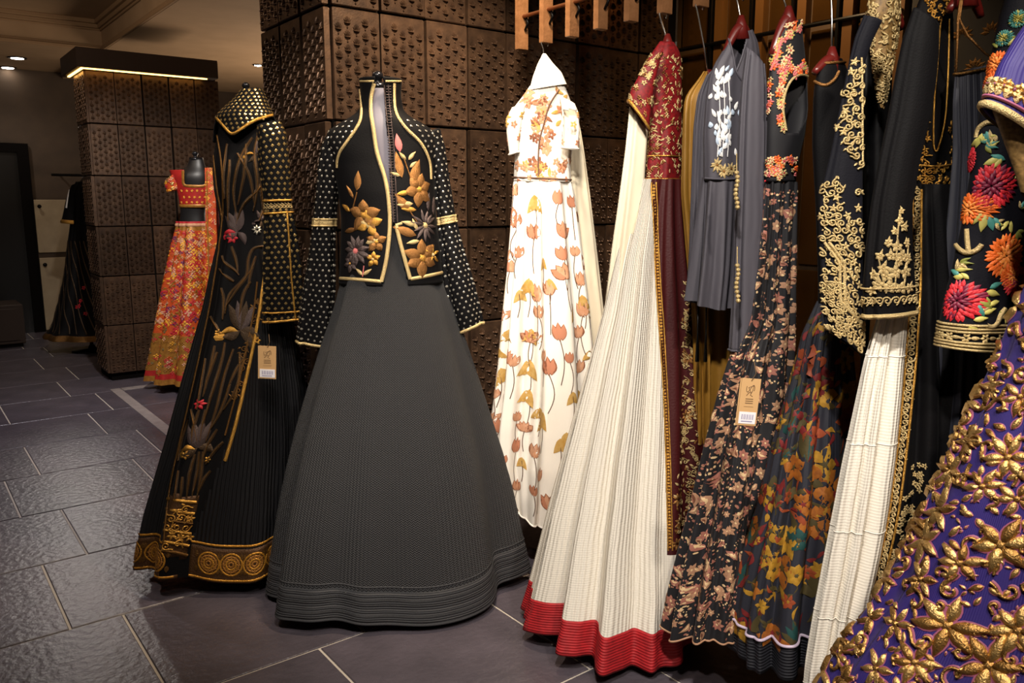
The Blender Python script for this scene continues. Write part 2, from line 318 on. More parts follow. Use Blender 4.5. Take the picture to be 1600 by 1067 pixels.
class Deco:
    """embroidery, braid and print that follow a Loft's own surface"""
    def __init__(s, L, off=.0015): s.L = L; s.off = off; s.b = MB(); s.seg = []
    def at_px(s, px, py):
        q = s.L.uv(px, py)
        if q is None: return None
        p = s.L.pt(*q); return q[0], q[1], ((p-CAM)@FW)/FOC
    def pts(s, fr, P2):                     # local metres (x right, y up, h out) -> world
        u, v, _ = fr; su, sv = s.L.scale(u, v)
        return [s.L.pt(u+x/su, v-y/sv, s.off+h) for x, y, h in P2]
    def leaf(s, fr, x, y, ang, l, w, h=.002, m=0, k=4, bend=0, shape=.8):
        ca, sa = math.cos(ang), math.sin(ang); v2 = [(x, y, h*.3)]
        for i in range(1, k):
            t = i/k; hw = w/2*math.sin(PI*t**shape); bx = bend*l*math.sin(PI*t)
            for sgn, hh in ((1, 0), (0, h), (-1, 0)):
                lx = l*t; ly = sgn*hw+bx; v2.append((x+ca*lx-sa*ly, y+sa*lx+ca*ly, hh))
        v2.append((x+ca*l, y+sa*l, h*.2)); E = len(v2)-1; f = [(0, 2, 1), (0, 3, 2)]
        for i in range(k-2):
            a = 1+3*i; f += [(a, a+1, a+4, a+3), (a+1, a+2, a+5, a+4)]
        a = 1+3*(k-2); f += [(a, a+1, E), (a+1, a+2, E)]
        s.b.add(s.pts(fr, v2), f, m)
    def flower(s, fr, x, y, r, n=5, w=.55, h=.003, m=0, cm=None, rot=0, r0=.12, k=4, jit=.15):
        for i in range(n):
            a = rot+2*PI*i/n+random.uniform(-jit, jit); q = r*random.uniform(.85, 1.1)
            s.leaf(fr, x+math.cos(a)*r*r0, y+math.sin(a)*r*r0, a, q*(1-r0), r*w, h, m, k)
        if cm is not None: s.dot(fr, x, y, r*.22, h*1.5, cm)
    def dot(s, fr, x, y, r, h=.001, m=0, n=6):
        v = [(x, y, h)]+[(x+r*math.cos(2*PI*i/n), y+r*math.sin(2*PI*i/n), 0) for i in range(n)]
        s.b.add(s.pts(fr, v), [(0, 1+i, 1+(i+1) % n) for i in range(n)], m)
    def strip3(s, C, Nn, w, h, m=0):
        C = np.asarray(C); Nn = np.asarray(Nn)
        if len(C) < 2: return
        s.seg.append((len(s.b.v), len(s.b.f)))
        t = np.gradient(C, axis=0); sd = np.cross(Nn, t); sd /= np.linalg.norm(sd, axis=1)[:, None]+1e-9
        ww = np.full(len(C), w) if not hasattr(w, '__len__') else np.asarray(w); V = []; F = []
        for i in range(len(C)): V += [C[i]-sd[i]*ww[i]/2, C[i]-sd[i]*ww[i]/4+Nn[i]*h, C[i]+sd[i]*ww[i]/4+Nn[i]*h, C[i]+sd[i]*ww[i]/2]
        for i in range(len(C)-1):
            for k in range(3): F.append((4*i+k, 4*i+k+1, 4*i+5+k, 4*i+4+k))
        s.b.add(V, F, m)
    def line(s, fr, pts, w, h=.0015, m=0, taper=False):      # polyline in local metres
        C = s.pts(fr, [(x, y, 0) for x, y in pts]); Nn = [(np.array(q)-np.array(p))/.01 for p, q in zip(C, s.pts(fr, [(x, y, .01) for x, y in pts]))]
        n = len(C); ww = [w*(.25+.75*math.sin(PI*(.12+.88*i/(n-1)))) for i in range(n)] if taper else w
        s.strip3(C, Nn, ww, h, m)
    def ribbon(s, px, w, h=.0015, m=0, step=4, curve=True, taper=False):         # polyline drawn over the cloth where the photo shows it
        px = np.array(px, float)
        if curve and len(px) > 2:
            Q = []; 
            for i in range(len(px)-1):
                p0, p1, p2, p3 = px[max(i-1, 0)], px[i], px[i+1], px[min(i+2, len(px)-1)]
                k = max(2, int(np.hypot(*(p2-p1))/step))
                for t in np.arange(k)/k: Q.append(.5*((2*p1)+(-p0+p2)*t+(2*p0-5*p1+4*p2-p3)*t*t+(-p0+3*p1-3*p2+p3)*t**3))
            Q.append(px[-1]); px = np.array(Q)
        else:
            d = np.r_[0, np.cumsum(np.hypot(*np.diff(px, axis=0).T))]; k = max(2, int(d[-1]/step)); g = np.linspace(0, d[-1], k+1)
            px = np.stack([np.interp(g, d, px[:, 0]), np.interp(g, d, px[:, 1])], 1)
        C = []; Nn = []
        for x, y in px:
            q = s.L.uv(x, y)
            if q is None: continue
            C.append(s.L.pt(*q, s.off)); Nn.append(s.L.pt(*q, 1)-s.L.pt(*q, 0.001))
        if len(C) > 4:
            C = np.array(C); Nn = np.array(Nn); C = np.stack([smooth1(C[:, k], 2) for k in range(3)], 1)
            Nn = np.stack([smooth1(Nn[:, k], 4) for k in range(3)], 1); Nn /= np.linalg.norm(Nn, axis=1)[:, None]
        if len(C) > 1:
            n = len(C); ww = [w*(.35+.65*math.sin(PI*(.15+.85*i/(n-1)))) for i in range(n)] if taper else w
            s.strip3(C, Nn, ww, h, m)
    def ring(s, v, w, h=.002, m=0, j0=0, j1=None):
        L = s.L; J = range(j0, (L.n+1) if j1 is None else j1); C = [L.pt(j, v, s.off) for j in J]; Nn = [L.pt(j, v, 1)-L.pt(j, v, 0.001) for j in J]
        s.strip3(C, Nn, w, h, m)
    def spiral(s, fr, x, y, r, turns=1.4, w=.004, h=.0015, m=0, rot=0, sg=1, tail=1.5):
        n = int(10*turns)+4; pts = []
        for i in range(n+1):
            t = i/n; a = rot+sg*turns*2*PI*t; q = r*(.15+.85*t); pts.append((x+q*math.cos(a), y+q*math.sin(a)))
        a = rot+sg*turns*2*PI
        if tail:
            tx, ty = -math.sin(a)*sg, math.cos(a)*sg
            for i in range(1, 5): pts.append((x+r*math.cos(a)+tx*r*tail*i/4+math.cos(a)*r*.12*i*i/4, y+r*math.sin(a)+ty*r*tail*i/4+math.sin(a)*r*.12*i*i/4))
        s.line(fr, pts, w, h, m)
    def dots_uv(s, pitch, r, h=.0012, m=0, v0=0, v1=1, stag=True, keep=None, n=6):
        L = s.L; z0 = L.len[-1]*v0; z1 = L.len[-1]*v1; k = 0; z = z0+pitch/2
        while z < z1:
            i = np.interp(z, L.len, np.arange(L.m+1)); c = np.interp(i, np.arange(L.m+1), L.circ); cnt = max(3, int(c/pitch))
            for q in range(cnt):
                u = (q+(.5*(k % 2) if stag else 0))/cnt*L.n
                if keep is not None and not keep(*proj(L.pt(u, i))): continue
                s.dot((u, i, 0), 0, 0, r, h, m, n)
            z += pitch*(.87 if stag else 1); k += 1
    def dots_poly(s, poly, pitch, r, h=.0012, m=0, stag=True):
        xs = [p[0] for p in poly]; ys = [p[1] for p in poly]; y = min(ys); k = 0
        while y < max(ys):
            x = min(xs)+(pitch/2 if (k % 2 and stag) else 0)
            while x < max(xs):
                if inpoly(x, y, poly):
                    fr = s.at_px(x, y)
                    if fr: s.dot(fr, 0, 0, r, h, m)
                x += pitch
            y += pitch*.9; k += 1
    def build(s, name, mats, parent, kind=None, label=None, each=False):
        if not s.b.v: return None
        b = s.b; sg = s.seg; s.b = MB(); s.seg = []
        if each and len(sg) > 1:
            sg = sg+[(len(b.v), len(b.f))]
            for (v0, f0), (v1, f1) in zip(sg[:-1], sg[1:]):
                q = MB(); q.v = b.v[v0:v1]; q.f = [[k-v0 for k in f] for f in b.f[f0:f1]]; q.m = b.m[f0:f1]; o = q.build(name, mats, parent, True)
            return o
        o = b.build(name, mats, parent, True); return tag(o, label, None, None, kind)
    def rand(s, v0=0, v1=1):
        return random.uniform(0, s.L.n), random.uniform(v0, v1)*s.L.m, 0
# ================================================================== THE SETTING
def struct(o): o['kind'] = 'structure'; return o
fl = struct(MB().box((-3.2, -2.2, -.12), (4.6, 9.0, -.004)).build('floor', M['grout']))
tile0 = None
rowb = 1.42-.525*3
k = 0
while rowb < 8.7:
    off = .308 if k % 2 == 1 else .446
    a = off-.52*5
    while a < 3.6:
        if (a > -1.7 and rowb < 8.7 and rowb > 0) or (a > -1 and a < 2.2):
            loc = (a, rowb, 0)
            if tile0 is None:
                tile0 = MB().box((.0035, .0035, -.02), (.5165, .5215, 0), bev=.0022).build('tile', M['slate'], fl); tile0.location = loc
            else: inst(tile0, 'tile', loc, fl)
        a += .52
    rowb += .525; k += 1
p0 = on_z(181, 609, 0); p1 = on_z(265, 654, 0)
struct(MB().box((p0[0]-.03, p1[1]-.4, -.003), (p0[0]+.03, p0[1]+.02, .004), bev=.001).build('trim_1', M['pale_stone']))
struct(MB().box((p0[0]+.035, p0[1]-.05, -.003), (2.4, p0[1]+.02, .004), bev=.001).build('trim_2', M['pale_stone']))
# ceiling: flat soffit, a coffer over the aisle, a cross beam with stepped cornice
ZS, ZC, AE, BB, BE, BW = 2.32, 2.54, 1.457, 6.98, 7.59, 8.7
ce = MB().box((AE, -2.2, ZS), (4.6, 9, ZS+.3)).box((-3.2, -2.2, ZC), (AE, BB, ZC+.1)).box((-3.2, BB, ZS), (AE, BE, ZC+.1)).box((-3.2, BE, ZS+.05), (AE, 9, ZC+.1))
cei = struct(ce.build('ceiling', M['plaster']))
cor = MB()
for i, (d, z0, z1) in enumerate(((.05, ZC-.03, ZC), (.03, ZC-.06, ZC-.03), (.015, ZC-.075, ZC-.06), (.02, ZS, ZS+.025), (.01, ZS+.025, ZS+.04))):
    cor.box((AE-d, -2.2, z0), (AE, BB, z1), bev=.003); cor.box((-3.2, BB-d, z0), (AE-d, BB, z1), bev=.003)
cor.build('cornice', M['cornice'], cei)
# far wall with a dark doorway
struct(MB().box((-3.2, BW, 0), (4.6, BW+.15, ZC)).build('wall_back', M['wall_brown']))
da = on_y(57, 380, BW)[0]; dz = on_y(45, 225, BW)[2]
d1 = struct(MB().box((da-1.15, BW-.03, 0), (da-.09, BW, dz-.08)).build('door_1', M['door_dark']))
MB().box((da-.09, BW-.06, 0), (da, BW, dz)).box((da-1.15, BW-.06, dz-.08), (da-.09, BW, dz)).build('door_frame', M['dark_core'], d1)
d2a = on_y(345, 200, BW)[0]
d2 = struct(MB().box((d2a-.5, BW-.02, 0), (d2a+1.6, BW, 1.98)).build('lattice_1', M['wall_brown']))  # brown backing of a dark wood lattice, no window opening
fr = MB().box((d2a-.5, BW-.05, 1.92), (d2a+1.6, BW-.02, 2.02))
for q in (0, .22, .44, .66, .9): fr.box((d2a+q, BW-.05, 0), (d2a+q+.045, BW-.02, 1.92))
fr.build('lattice_bars', M['dark_core'], d2)
lc = thing('low_cabinet', 'low dark brown chest in front of the black doorway at far left', 'cabinet', on_z(5, 545, 0))
c0 = on_z(5, 545, 0); MB().box((c0[0]-.7, c0[1], .03), (c0[0]+.17, c0[1]+.4, .36), bev=.008).build('body', M['canopy'], lc)
MB().box((c0[0]-.66, c0[1]-.012, .06), (c0[0]+.13, c0[1]-.001, .33), bev=.004).build('door', M['canopy'], lc)
MB().box((c0[0]-.68, c0[1]+.03, 0), (c0[0]+.15, c0[1]+.37, .03)).build('plinth', M['dark_core'], lc)
# pale wall cupboard behind the far mannequin
ca = on_y(66, 455, BW-.06)[0]
cb = thing('wall_cupboard', 'pale beige cupboard with two stacked doors against the far wall', 'cupboard', (ca, BW-.06, 0))
MB().box((ca-.03, BW-.055, 0), (ca+.75, BW-.001, 1.22)).build('body', M['wall_brown'], cb)
zt = [on_y(90, y, BW-.06)[2] for y in (514, 402, 394, 312)]
for i, (z0, z1) in enumerate(((max(zt[0], .01), zt[1]), (zt[2], zt[3]))):
    dr = MB().box((ca, BW-.085, z0), (ca+.34, BW-.056, z1), bev=.004).build('door', M['cabinet'], cb)
    MB().tube([(ca+.035, BW-.085, z1-.06), (ca+.035, BW-.10, z1-.06), (ca+.035, BW-.125, z1-.06)], [.01, .008, .018], 10).build('knob', M['black_metal'], dr, True)
MB().box((ca+.36, BW-.085, .6), (ca+.70, BW-.056, 1.2), bev=.004).build('door', M['cabinet'], cb)
rl = thing('garment_bar', 'thin dark bar fixed to the far wall above the black dress', 'rail', on_y(82, 273, BW-.1))
g0 = on_y(80, 273, BW-.2); MB().tube([g0, g0+[.5, 0, 0]], .012).build('bar', M['black_metal'], rl)
MB().tube([g0+[.1, 0, 0], g0+[.1, .2, 0]], .008).build('bracket', M['black_metal'], rl)
# embossed bronze panel, one mesh shared by all panels: lotus reliefs in staggered columns
def panel_mesh(w, h):
    b = MB(); b.box((.003, -.008, .003), (w-.003, .012, h-.003), bev=.003)
    cols = 5; cw = (w-.012)/cols; rows = 8; rh = (h-.012)/rows
    for c in range(cols):
        for r in range(rows+1):
            x = .006+cw*(c+.5); z = .006+rh*(r+.5)-(rh/2 if c % 2 else 0)
            if z < .014 or z > h-.032: continue
            y = -.008
            for q, (dx, hl) in enumerate(((-.012, .011), (-.0072, .016), (-.0024, .019), (.0024, .019), (.0072, .016), (.012, .011))):   # fan of petals
                x0 = x+dx*.62; x1 = x+dx*.95; wd = .0011
                b.add([(x0-wd, y, z+.002), (x0+wd, y, z+.002), (x1+wd, y, z+.002+hl), (x1-wd, y, z+.002+hl), (x0, y-.0055, z+.002), (x1, y-.0025, z+hl)],
                      [(0, 4, 5, 3), (4, 1, 2, 5), (3, 5, 2)])
            e = .012                                                                                   # crown-shaped lip leaning out
            b.add([(x-e, y, z+.002), (x-e*.75, y, z+.007), (x-e*.3, y, z+.005), (x, y, z+.010), (x+e*.3, y, z+.005), (x+e*.75, y, z+.007), (x+e, y, z+.002), (x+e*.7, y-.006, z), (x, y-.010, z-.001), (x-e*.7, y-.006, z), (x, y, z-.003)],
                  [(0, 9, 1), (1, 9, 2), (2, 9, 8), (2, 8, 3), (3, 8, 4), (4, 8, 7), (4, 7, 5), (5, 7, 6), (0, 10, 9), (9, 10, 8), (8, 10, 7), (7, 10, 6)])
            zz = z-.012                                                                                # bead
            b.add([(x, y-.006, zz-.002), (x+.0035, y, zz), (x, y, zz+.005), (x-.0035, y, zz), (x, y, zz-.004)], [(0, 2, 1), (0, 3, 2), (0, 4, 3), (0, 1, 4)])
    return b
def panel_run(parent, mesh, org, n, w, h, z0, nz, side=False, gaps=()):
    for i in range(n):
        for k in range(nz):
            dp = random.choice((0, 0, .004, .008))
            g = .006*sum(1 for q in gaps if i >= q)
            loc = (org[0]-(dp), org[1]-i*w, z0+k*h) if side else (org[0]+i*w+g, org[1]-dp, z0+k*h)
            inst(mesh, 'panel', loc, parent, -PI/2 if side else 0)
PW, PH = .165, .34
tmp = panel_mesh(PW, PH).build('panel', M['bronze'])
wl = struct(MB().box((1.15, 2.42, 0), (2.72, 2.93, ZS)).build('wall_centre', M['dark_core']))
tmp.parent = wl; tmp.location = (1.150, 2.409, .09+PH*5)
panel_run(wl, tmp, (1.150, 2.409), 9, PW, PH, .09, 6, gaps=(3, 6))
panel_run(wl, tmp, (1.139, 2.409+.17*1+.0), 1, .165, PH, .09, 6, True)
panel_run(wl, tmp, (1.139, 2.409+.175*2), 1, .165, PH, .09, 6, True)
panel_run(wl, tmp, (1.139, 2.409+.175*3), 1, .165, PH, .09, 6, True)
bpy.data.objects.remove(tmp)
tmp = panel_mesh(.165, .33).build('panel', M['bronze'])
p = thing('panelled_pillar', 'bronze panelled pillar with a lit canopy behind the orange lehenga', 'pillar', (1.124, 5.94, 0))
MB().box((1.135, 5.95, 0), (1.95, 6.3, 2.1)).build('core', M['dark_core'], p)
panel_run(p, tmp, (1.124, 5.935), 5, .165, .33, .05, 6, gaps=(2, 3))
panel_run(p, tmp, (1.124, 5.935+.17), 1, .165, .33, .05, 6, True); panel_run(p, tmp, (1.124, 5.935+.345), 1, .165, .33, .05, 6, True)
bpy.data.objects.remove(tmp)
cn = MB().box((1.06, 5.82, 2.03), (1.93, 6.36, 2.15), bev=.004).build('canopy', M['canopy'], p)
MB().box((1.085, 5.835, 2.022), (1.86, 5.85, 2.029)).box((1.085, 5.852, 2.022), (1.10, 6.30, 2.029)).build('led_strip', M['led'], cn)
# right wall: bronze mirror panes in a grid, dark damask beyond
AR = 2.72
wr = struct(MB().box((AR, -1.5, 0), (AR+.1, 2.41, ZS)).build('wall_right', M['shelf_back']))
bl = [2.40, 2.17, 1.98, 1.80, 1.62, 1.44]
for i in range(len(bl)-1):
    for z0, z1 in ((.05, .95), (.97, 1.80), (1.83, ZS-.02)):
        MB().box((AR-.012, bl[i+1]+.03, z0), (AR-.002, bl[i]-.03, z1), bev=.002).build('pane', M['mirror_bronze'], wr)
    MB().box((AR-.035, bl[i+1]-.018, 0), (AR-.001, bl[i+1]+.018, ZS), bev=.003).build('mullion', M['mullion'], wr)
    MB().box((AR-.05, bl[i+1]+.024, 0), (AR-.001, bl[i+1]+.034, ZS)).build('mullion', M['black_metal'], wr)
MB().tube([(AR-.045, 2.40, 1.815), (AR-.045, 1.43, 1.815)], .008).build('rod', M['black_metal'], wr)
dk = MB().box((AR-.03, -1.5, 0), (AR-.002, 1.40, ZS)).build('damask_panel', M['damask'], wr)
dmk = MB()
for i in range(16):
    for j in range(12):
        y = 1.36-.085*i-(.04 if j % 2 else 0); z = 2.2-.1*j
        for q in range(7):
            a = PI*(q/6); l = .034
            c = np.array([AR-.031, y, z]); dv = np.array([0, math.cos(a), math.sin(a)]); nv = np.array([0, -math.sin(a), math.cos(a)])
            dmk.add([c+dv*.006, c+dv*l*.6+nv*.006, c+dv*l, c+dv*l*.6-nv*.006, c+dv*l*.55+[-.003, 0, 0]], [(0, 1, 4), (1, 2, 4), (2, 3, 4), (3, 0, 4)])
tag(dmk.build('damask_motifs', M['gold_dark'], dk), kind='stuff')
# recessed downlights
def downlight(x, y, z, label, r=.045):
    c = on_z(x, y, z); t = thing('downlight', label, 'ceiling light', c, 'recessed ceiling downlights')
    MB().lathe(c, [(r*1.4, .002), (r*1.4, -.006), (r, -.008), (r, .002)], 20).build('trim_ring', M['black_metal'], t, True)
    MB().lathe(c, [(r*.95, -.002), (r*.95, -.009), (r*.3, -.014)], 20).build('lamp', M['lamp'], t, True)
downlight(27, 90, ZS+.05, 'lit ceiling downlight above the dark doorway, nearer of two', .05)
downlight(12, 105, ZS+.05, 'lit ceiling downlight above the dark doorway, farther of two', .05)
downlight(403, 101, ZS, 'small lit ceiling spotlight between the two bronze pillars', .03)
# ================================================================== GARMENT HELPERS
def yat(z, D): return proj(CAM+HD*D+ZZ*(z-HC))[1]
def foot(x, D): p = at(x, 500, D); p[2] = 0; return p
def rowmask(L, v0, v1):
    i = np.arange(len(L.F))//L.n; return (i >= v0*L.m) & (i < v1*L.m)
def fill(d, poly, pitch, m, big=.6, hh=.0022, w=.0035):
    xs = [p[0] for p in poly]; ys = [p[1] for p in poly]; y = min(ys); k = 0
    while y < max(ys)+pitch/2:
        x = min(xs)+(pitch/2 if k % 2 else 0)
        while x < max(xs)+pitch/2:
            jx = x+random.uniform(-.2, .2)*pitch; jy = y+random.uniform(-.2, .2)*pitch
            if inpoly(jx, jy, poly):
                fr = d.at_px(jx, jy)
                if fr:
                    e = fr[2]*pitch
                    if random.random() < big:
                        d.spiral(fr, 0, 0, e*.42, 1.3, w, hh, m, random.uniform(0, 6.28), random.choice((-1, 1)), 1.1)
                        a = random.uniform(0, 6.28); d.leaf(fr, e*.45*math.cos(a), e*.45*math.sin(a), a+1, e*.5, e*.25, hh, m)
                    else:
                        a = random.uniform(0, 6.28)
                        for q in range(5): d.leaf(fr, 0, 0, a+q*1.26, e*.55, e*.27, hh, m)
            x += pitch
        y += pitch*.88; k += 1
def price_tag(parent, px, py, wpx, hpx, D, tilt=0, px0=None):
    c = at(px, py, D); s = D/FOC*1.02; w = wpx*s/2; h = hpx*s/2; ct, st = math.cos(tilt), math.sin(tilt)
    def P(x, y, o): X = x*ct-y*st; Y = x*st+y*ct; return c+RT*X+ZZ*Y-HD*o
    def slab(x0, y0, x1, y1, o0, o1):
        v = [P(x, y, o) for o in (o0, o1) for x, y in ((x0, y0), (x1, y0), (x1, y1), (x0, y1))]
        return v, [(3, 2, 1, 0), (4, 5, 6, 7), (0, 1, 5, 4), (1, 2, 6, 5), (2, 3, 7, 6), (3, 0, 4, 7)]
    b = MB().add(*slab(-w, -h, w, h, 0, .0012)); b.add(*slab(-w*1.12, -h*1.03, w*.93, h*.97, -.003, -.0015))
    t = b.build('price_tag', M['card'], parent); t['label'] = 'kraft card price tag with a white barcode sticker'
    MB().add(*slab(-w*.88, -h*.92, w*.88, -h*.42, .0013, .0018)).build('barcode_sticker', M['label_white'], t)
    ink = MB()
    for i in range(14): x = -w*.62+i*w*.095; ink.add(*slab(x, -h*.74, x+w*(.03 if i % 3 else .06), -h*.52, .0018, .0021))
    ink.add(*slab(-w*.62, -h*.84, w*.55, -h*.80, .0018, .0021)); ink.build('barcode', M['label_ink'], t)
    em = MB()
    em.tube([P(w*.42*math.sin(q), h*.58+h*.15*math.sin(2*q), .0014) for q in np.linspace(-1.9, 1.9, 16)], .0007, 4)
    em.tube([P(x*w, y*h, .0014) for x, y in ((-.35, .28), (-.1, .42), (.1, .40), (-.2, .62), (.3, .70), (.25, .5), (.05, .3), (.3, .25))], .0007, 4)
    for y in (.12, .03, -.06): em.add(*slab(-w*.4, h*y, w*.4, h*(y+.03), .0013, .0016))
    em.add(*slab(-w*.5, -h*.2, w*.5, -h*.19, .0013, .0016)); em.build('printed_emblem', M['card_dark'], t)
    MB().tube([P(0, h*.92, .002), P(w*.3, h*1.25, .006), P(w*.1, h*1.7, -.004)], .0008, 5).build('string', M['card_dark'], t)
    return t
def dress_form(label, x, ytop, D, torso, ratio=.6, yaw=0, knob=.017, neckmat='form_black', zb=1.0):
    b = foot(x, D); t = thing('dress_form', label, 'mannequin', b, 'headless dress forms')
    Loft(torso, D, 48, 30, ratio, yaw).build('torso', M['form_black'], t, caps=('top', 'bot'))
    k = at(x, ytop, D); z = k[2]; kk = np.array([k[0], k[1], 0])
    MB().lathe(kk+[0, 0, z], [(knob*.7, -knob*2.6), (knob*1.5, -knob*2.0), (knob*1.5, -knob*1.3), (knob*.5, -knob*1.1), (knob*.6, -knob*.6), (knob*.95, -.2*knob), (knob*.9, knob*.4), (knob*.4, knob*.8)], 20).build('neck_knob', M['knob'], t, True)
    MB().tube([(b[0], b[1], .02), (b[0], b[1], zb)], .014, 10).build('pole', M['black_metal'], t, True)
    MB().lathe(b, [(.15, 0), (.15, .008), (.13, .016), (.03, .022), (.018, .05)], 32).build('base', M['black_metal'], t, True)
    return t
# ================================================================== MANNEQUIN IN THE MIDDLE: beaded jacket over a grey skirt
D = 2.40
dress_form('black dress form inside the gold embroidered jacket, only its neck knob showing', 590, 119, D,
           [(132, 578, 606), (170, 576, 610), (200, 556, 638), (230, 545, 652), (300, 552, 655), (345, 556, 656), (440, 548, 672), (470, 560, 660)], .55, 8)
sk = thing('skirt', 'long charcoal grey quilted A-line skirt with a ridged hem band', 'skirt', foot(612, D))
L = Loft([(335, 552, 668), (400, 542, 680), (440, 535, 690), (480, 525, 706), (540, 505, 724), (600, 487, 742), (660, 470, 759), (720, 456, 776), (780, 444, 789), (840, 435, 799), (yat(.03, D), 427, 811)],
         D, 220, 90, .74, 14, (6, .001, .034, 1.3), (.010, 3, .6))
L.build('skirt_body', M['grey_quilt'], sk, rowmask(L, 0, .912)); L.build('hem_band', M['grey_band'], sk, rowmask(L, .912, 1), thick=.004)
d = Deco(L, .0005); d.ring(.912*L.m, .005, .0012)
for v in (.93, .942, .954, .966, .978, .99): d.ring(v*L.m, .003, .0007)
d.ring(L.m-.2, .006, .001); d.build('stitched_ridges', M['grey_band'], sk, each=True)
jk = thing('jacket', 'black velvet jacket with gold braid edges, flower applique and sequinned bell sleeves', 'jacket', foot(612, D))
J = Loft([(124, 561, 628), (150, 565, 626), (172, 562, 630), (182, 552, 640), (193, 532, 662), (206, 514, 680), (225, 510, 684), (255, 522, 679), (300, 530, 679), (340, 535, 681), (390, 534, 688), (441, 531, 692)],
         D, 200, 120, [.95, .9, .85, .75, .55, .45, .45, .55, .68, .72, .74, .74], 8, sm=4)
inn = Loft([(140, 570, 620), (176, 566, 626), (200, 545, 650), (230, 528, 668), (300, 538, 670), (345, 542, 672), (420, 540, 680)], D, 80, 40, [.8, .8, .6, .5, .6, .66, .68], 8)
inn.build('lining', M['grey_lining'], jk)
J.cut([(580, 176), (584, 205), (589, 239), (601, 277), (608, 311), (611, 347), (614, 347), (610, 269), (608, 226), (603, 184), (600, 134), (598, 118), (586, 118), (583, 140)])
J.cut([(611, 350), (605, 404), (597, 455), (640, 455), (624, 378), (618, 350)])
J.build('jacket_body', M['velvet'], jk, thick=.003)
d = Deco(J)
le = [(585, 130), (580, 152), (580, 176), (584, 205), (589, 239), (601, 277), (607, 311), (609, 353), (604, 404), (596, 440)]
re = [(600, 132), (602, 160), (604, 184), (609, 226), (611, 269), (615, 347)]; rl = [(619, 352), (625, 378), (641, 436)]
gold = M['gold_pale']
d.ribbon(le, .011, .003); d.ribbon([(618, 352), (628, 349)], .008, .002); d.ribbon(rl, .011, .003); d.ribbon([(532, 435), (565, 437), (596, 440)], .010, .003); d.ribbon([(641, 436), (668, 431), (690, 426)], .010, .003)
d.ribbon([(563, 140), (565, 178), (557, 201), (530, 239), (527, 262)], .009, .003); d.ribbon([(616, 130), (616, 155), (619, 178), (633, 199), (658, 224), (671, 252), (673, 280)], .009, .003)
d.ribbon([(563, 127), (585, 127)], .006); d.ribbon([(602, 127), (626, 127)], .006)
d.build('gold_braid', gold, jk, each=True)
for i in range(2): d.ribbon([(x+i*6, y) for x, y in re], .0035, .002)
for x, y in [(604+.1*q, 135+4.4*q) for q in range(48)]:
    fr = d.at_px(606+(y-135)*.035, y)
    if fr: d.line(fr, [(-.006, 0), (.008, .001)], .0022, .0022)
d.build('bead_fringe', M['silver_thread'], jk, 'stuff')
d.dots_poly([(556, 182), (551, 205), (524, 240), (505, 285), (500, 215), (530, 188)], 9, .0036)
d.dots_poly([(624, 180), (640, 198), (665, 222), (679, 252), (680, 275), (692, 275), (690, 212), (660, 190)], 9, .0036)
d.build('shoulder_sequins', M['sequin'], jk, 'stuff')
FM = [M['copper_thread'], M['gold'], M['silver_thread'], M['pink_thread'], M['gold_pale']]
def fl_(x, y, rpx, n, m, cm=1, w=.6, rot=.3, nm='flower_applique', h=.005):
    fr = d.at_px(x, y)
    if not fr: return
    d.flower(fr, 0, 0, rpx*1.08*fr[2], n, w*1.05, h, m, cm, rot, k=6); d.build(nm, FM, jk)
def lf_(x, y, ang, lpx, wpx, m=0, h=.004, nm='leaf_applique'):
    fr = d.at_px(x, y)
    if not fr: return
    d.leaf(fr, 0, 0, R(ang), lpx*fr[2], wpx*fr[2], h, m, 5); d.build(nm, FM, jk)
def stem_(pts, w=.004, m=0): d.ribbon(pts, w, .002, m); d.build('stem_applique', FM, jk)
for a in ((558, 298, 78, 32, 12, 0), (553, 310, 118, 24, 7, 0), (548, 330, 150, 22, 9, 1), (562, 345, -25, 26, 10, 4), (540, 362, 12, 26, 8, 0), (572, 380, 20, 22, 9, 4),
          (625, 238, 98, 30, 11, 3), (628, 278, 100, 42, 13, 0), (634, 250, 130, 16, 6, 4), (638, 250, 50, 18, 7, 4), (640, 262, 40, 16, 6, 4), (644, 290, 72, 44, 17, 0), (625, 275, 160, 16, 6, 4), (640, 300, 190, 22, 8, 1), (645, 318, 185, 26, 9, 4), (650, 328, 175, 24, 8, 1),
          (640, 330, 128, 34, 14, 0), (650, 352, 165, 24, 8, 4), (652, 360, 110, 20, 7, 4), (650, 368, 158, 38, 14, 0), (655, 376, 190, 22, 7, 4), (668, 330, 80, 30, 8, 2), (676, 336, 80, 30, 8, 2),
          (567, 430, 140, 16, 6, 4), (567, 430, 35, 18, 6, 4)): lf_(*a)
fl_(568, 336, 26, 5, 0); fl_(577, 350, 20, 4, 1, 1); fl_(556, 392, 25, 11, 2, 3, .35); fl_(588, 378, 17, 5, 0, 1); fl_(583, 405, 12, 5, 1, 4); fl_(548, 412, 13, 6, 2, 1)
fl_(655, 296, 25, 6, 0, 1); fl_(664, 352, 24, 12, 2, 4, .22); fl_(660, 403, 29, 6, 0, 1, .55, 1.57); fl_(676, 398, 16, 5, 1, 4, .3)
stem_([(558, 300), (552, 325)]); stem_([(567, 432), (569, 415)], .003, 3); stem_([(628, 240), (636, 262), (645, 290)]); stem_([(640, 330), (655, 352)])
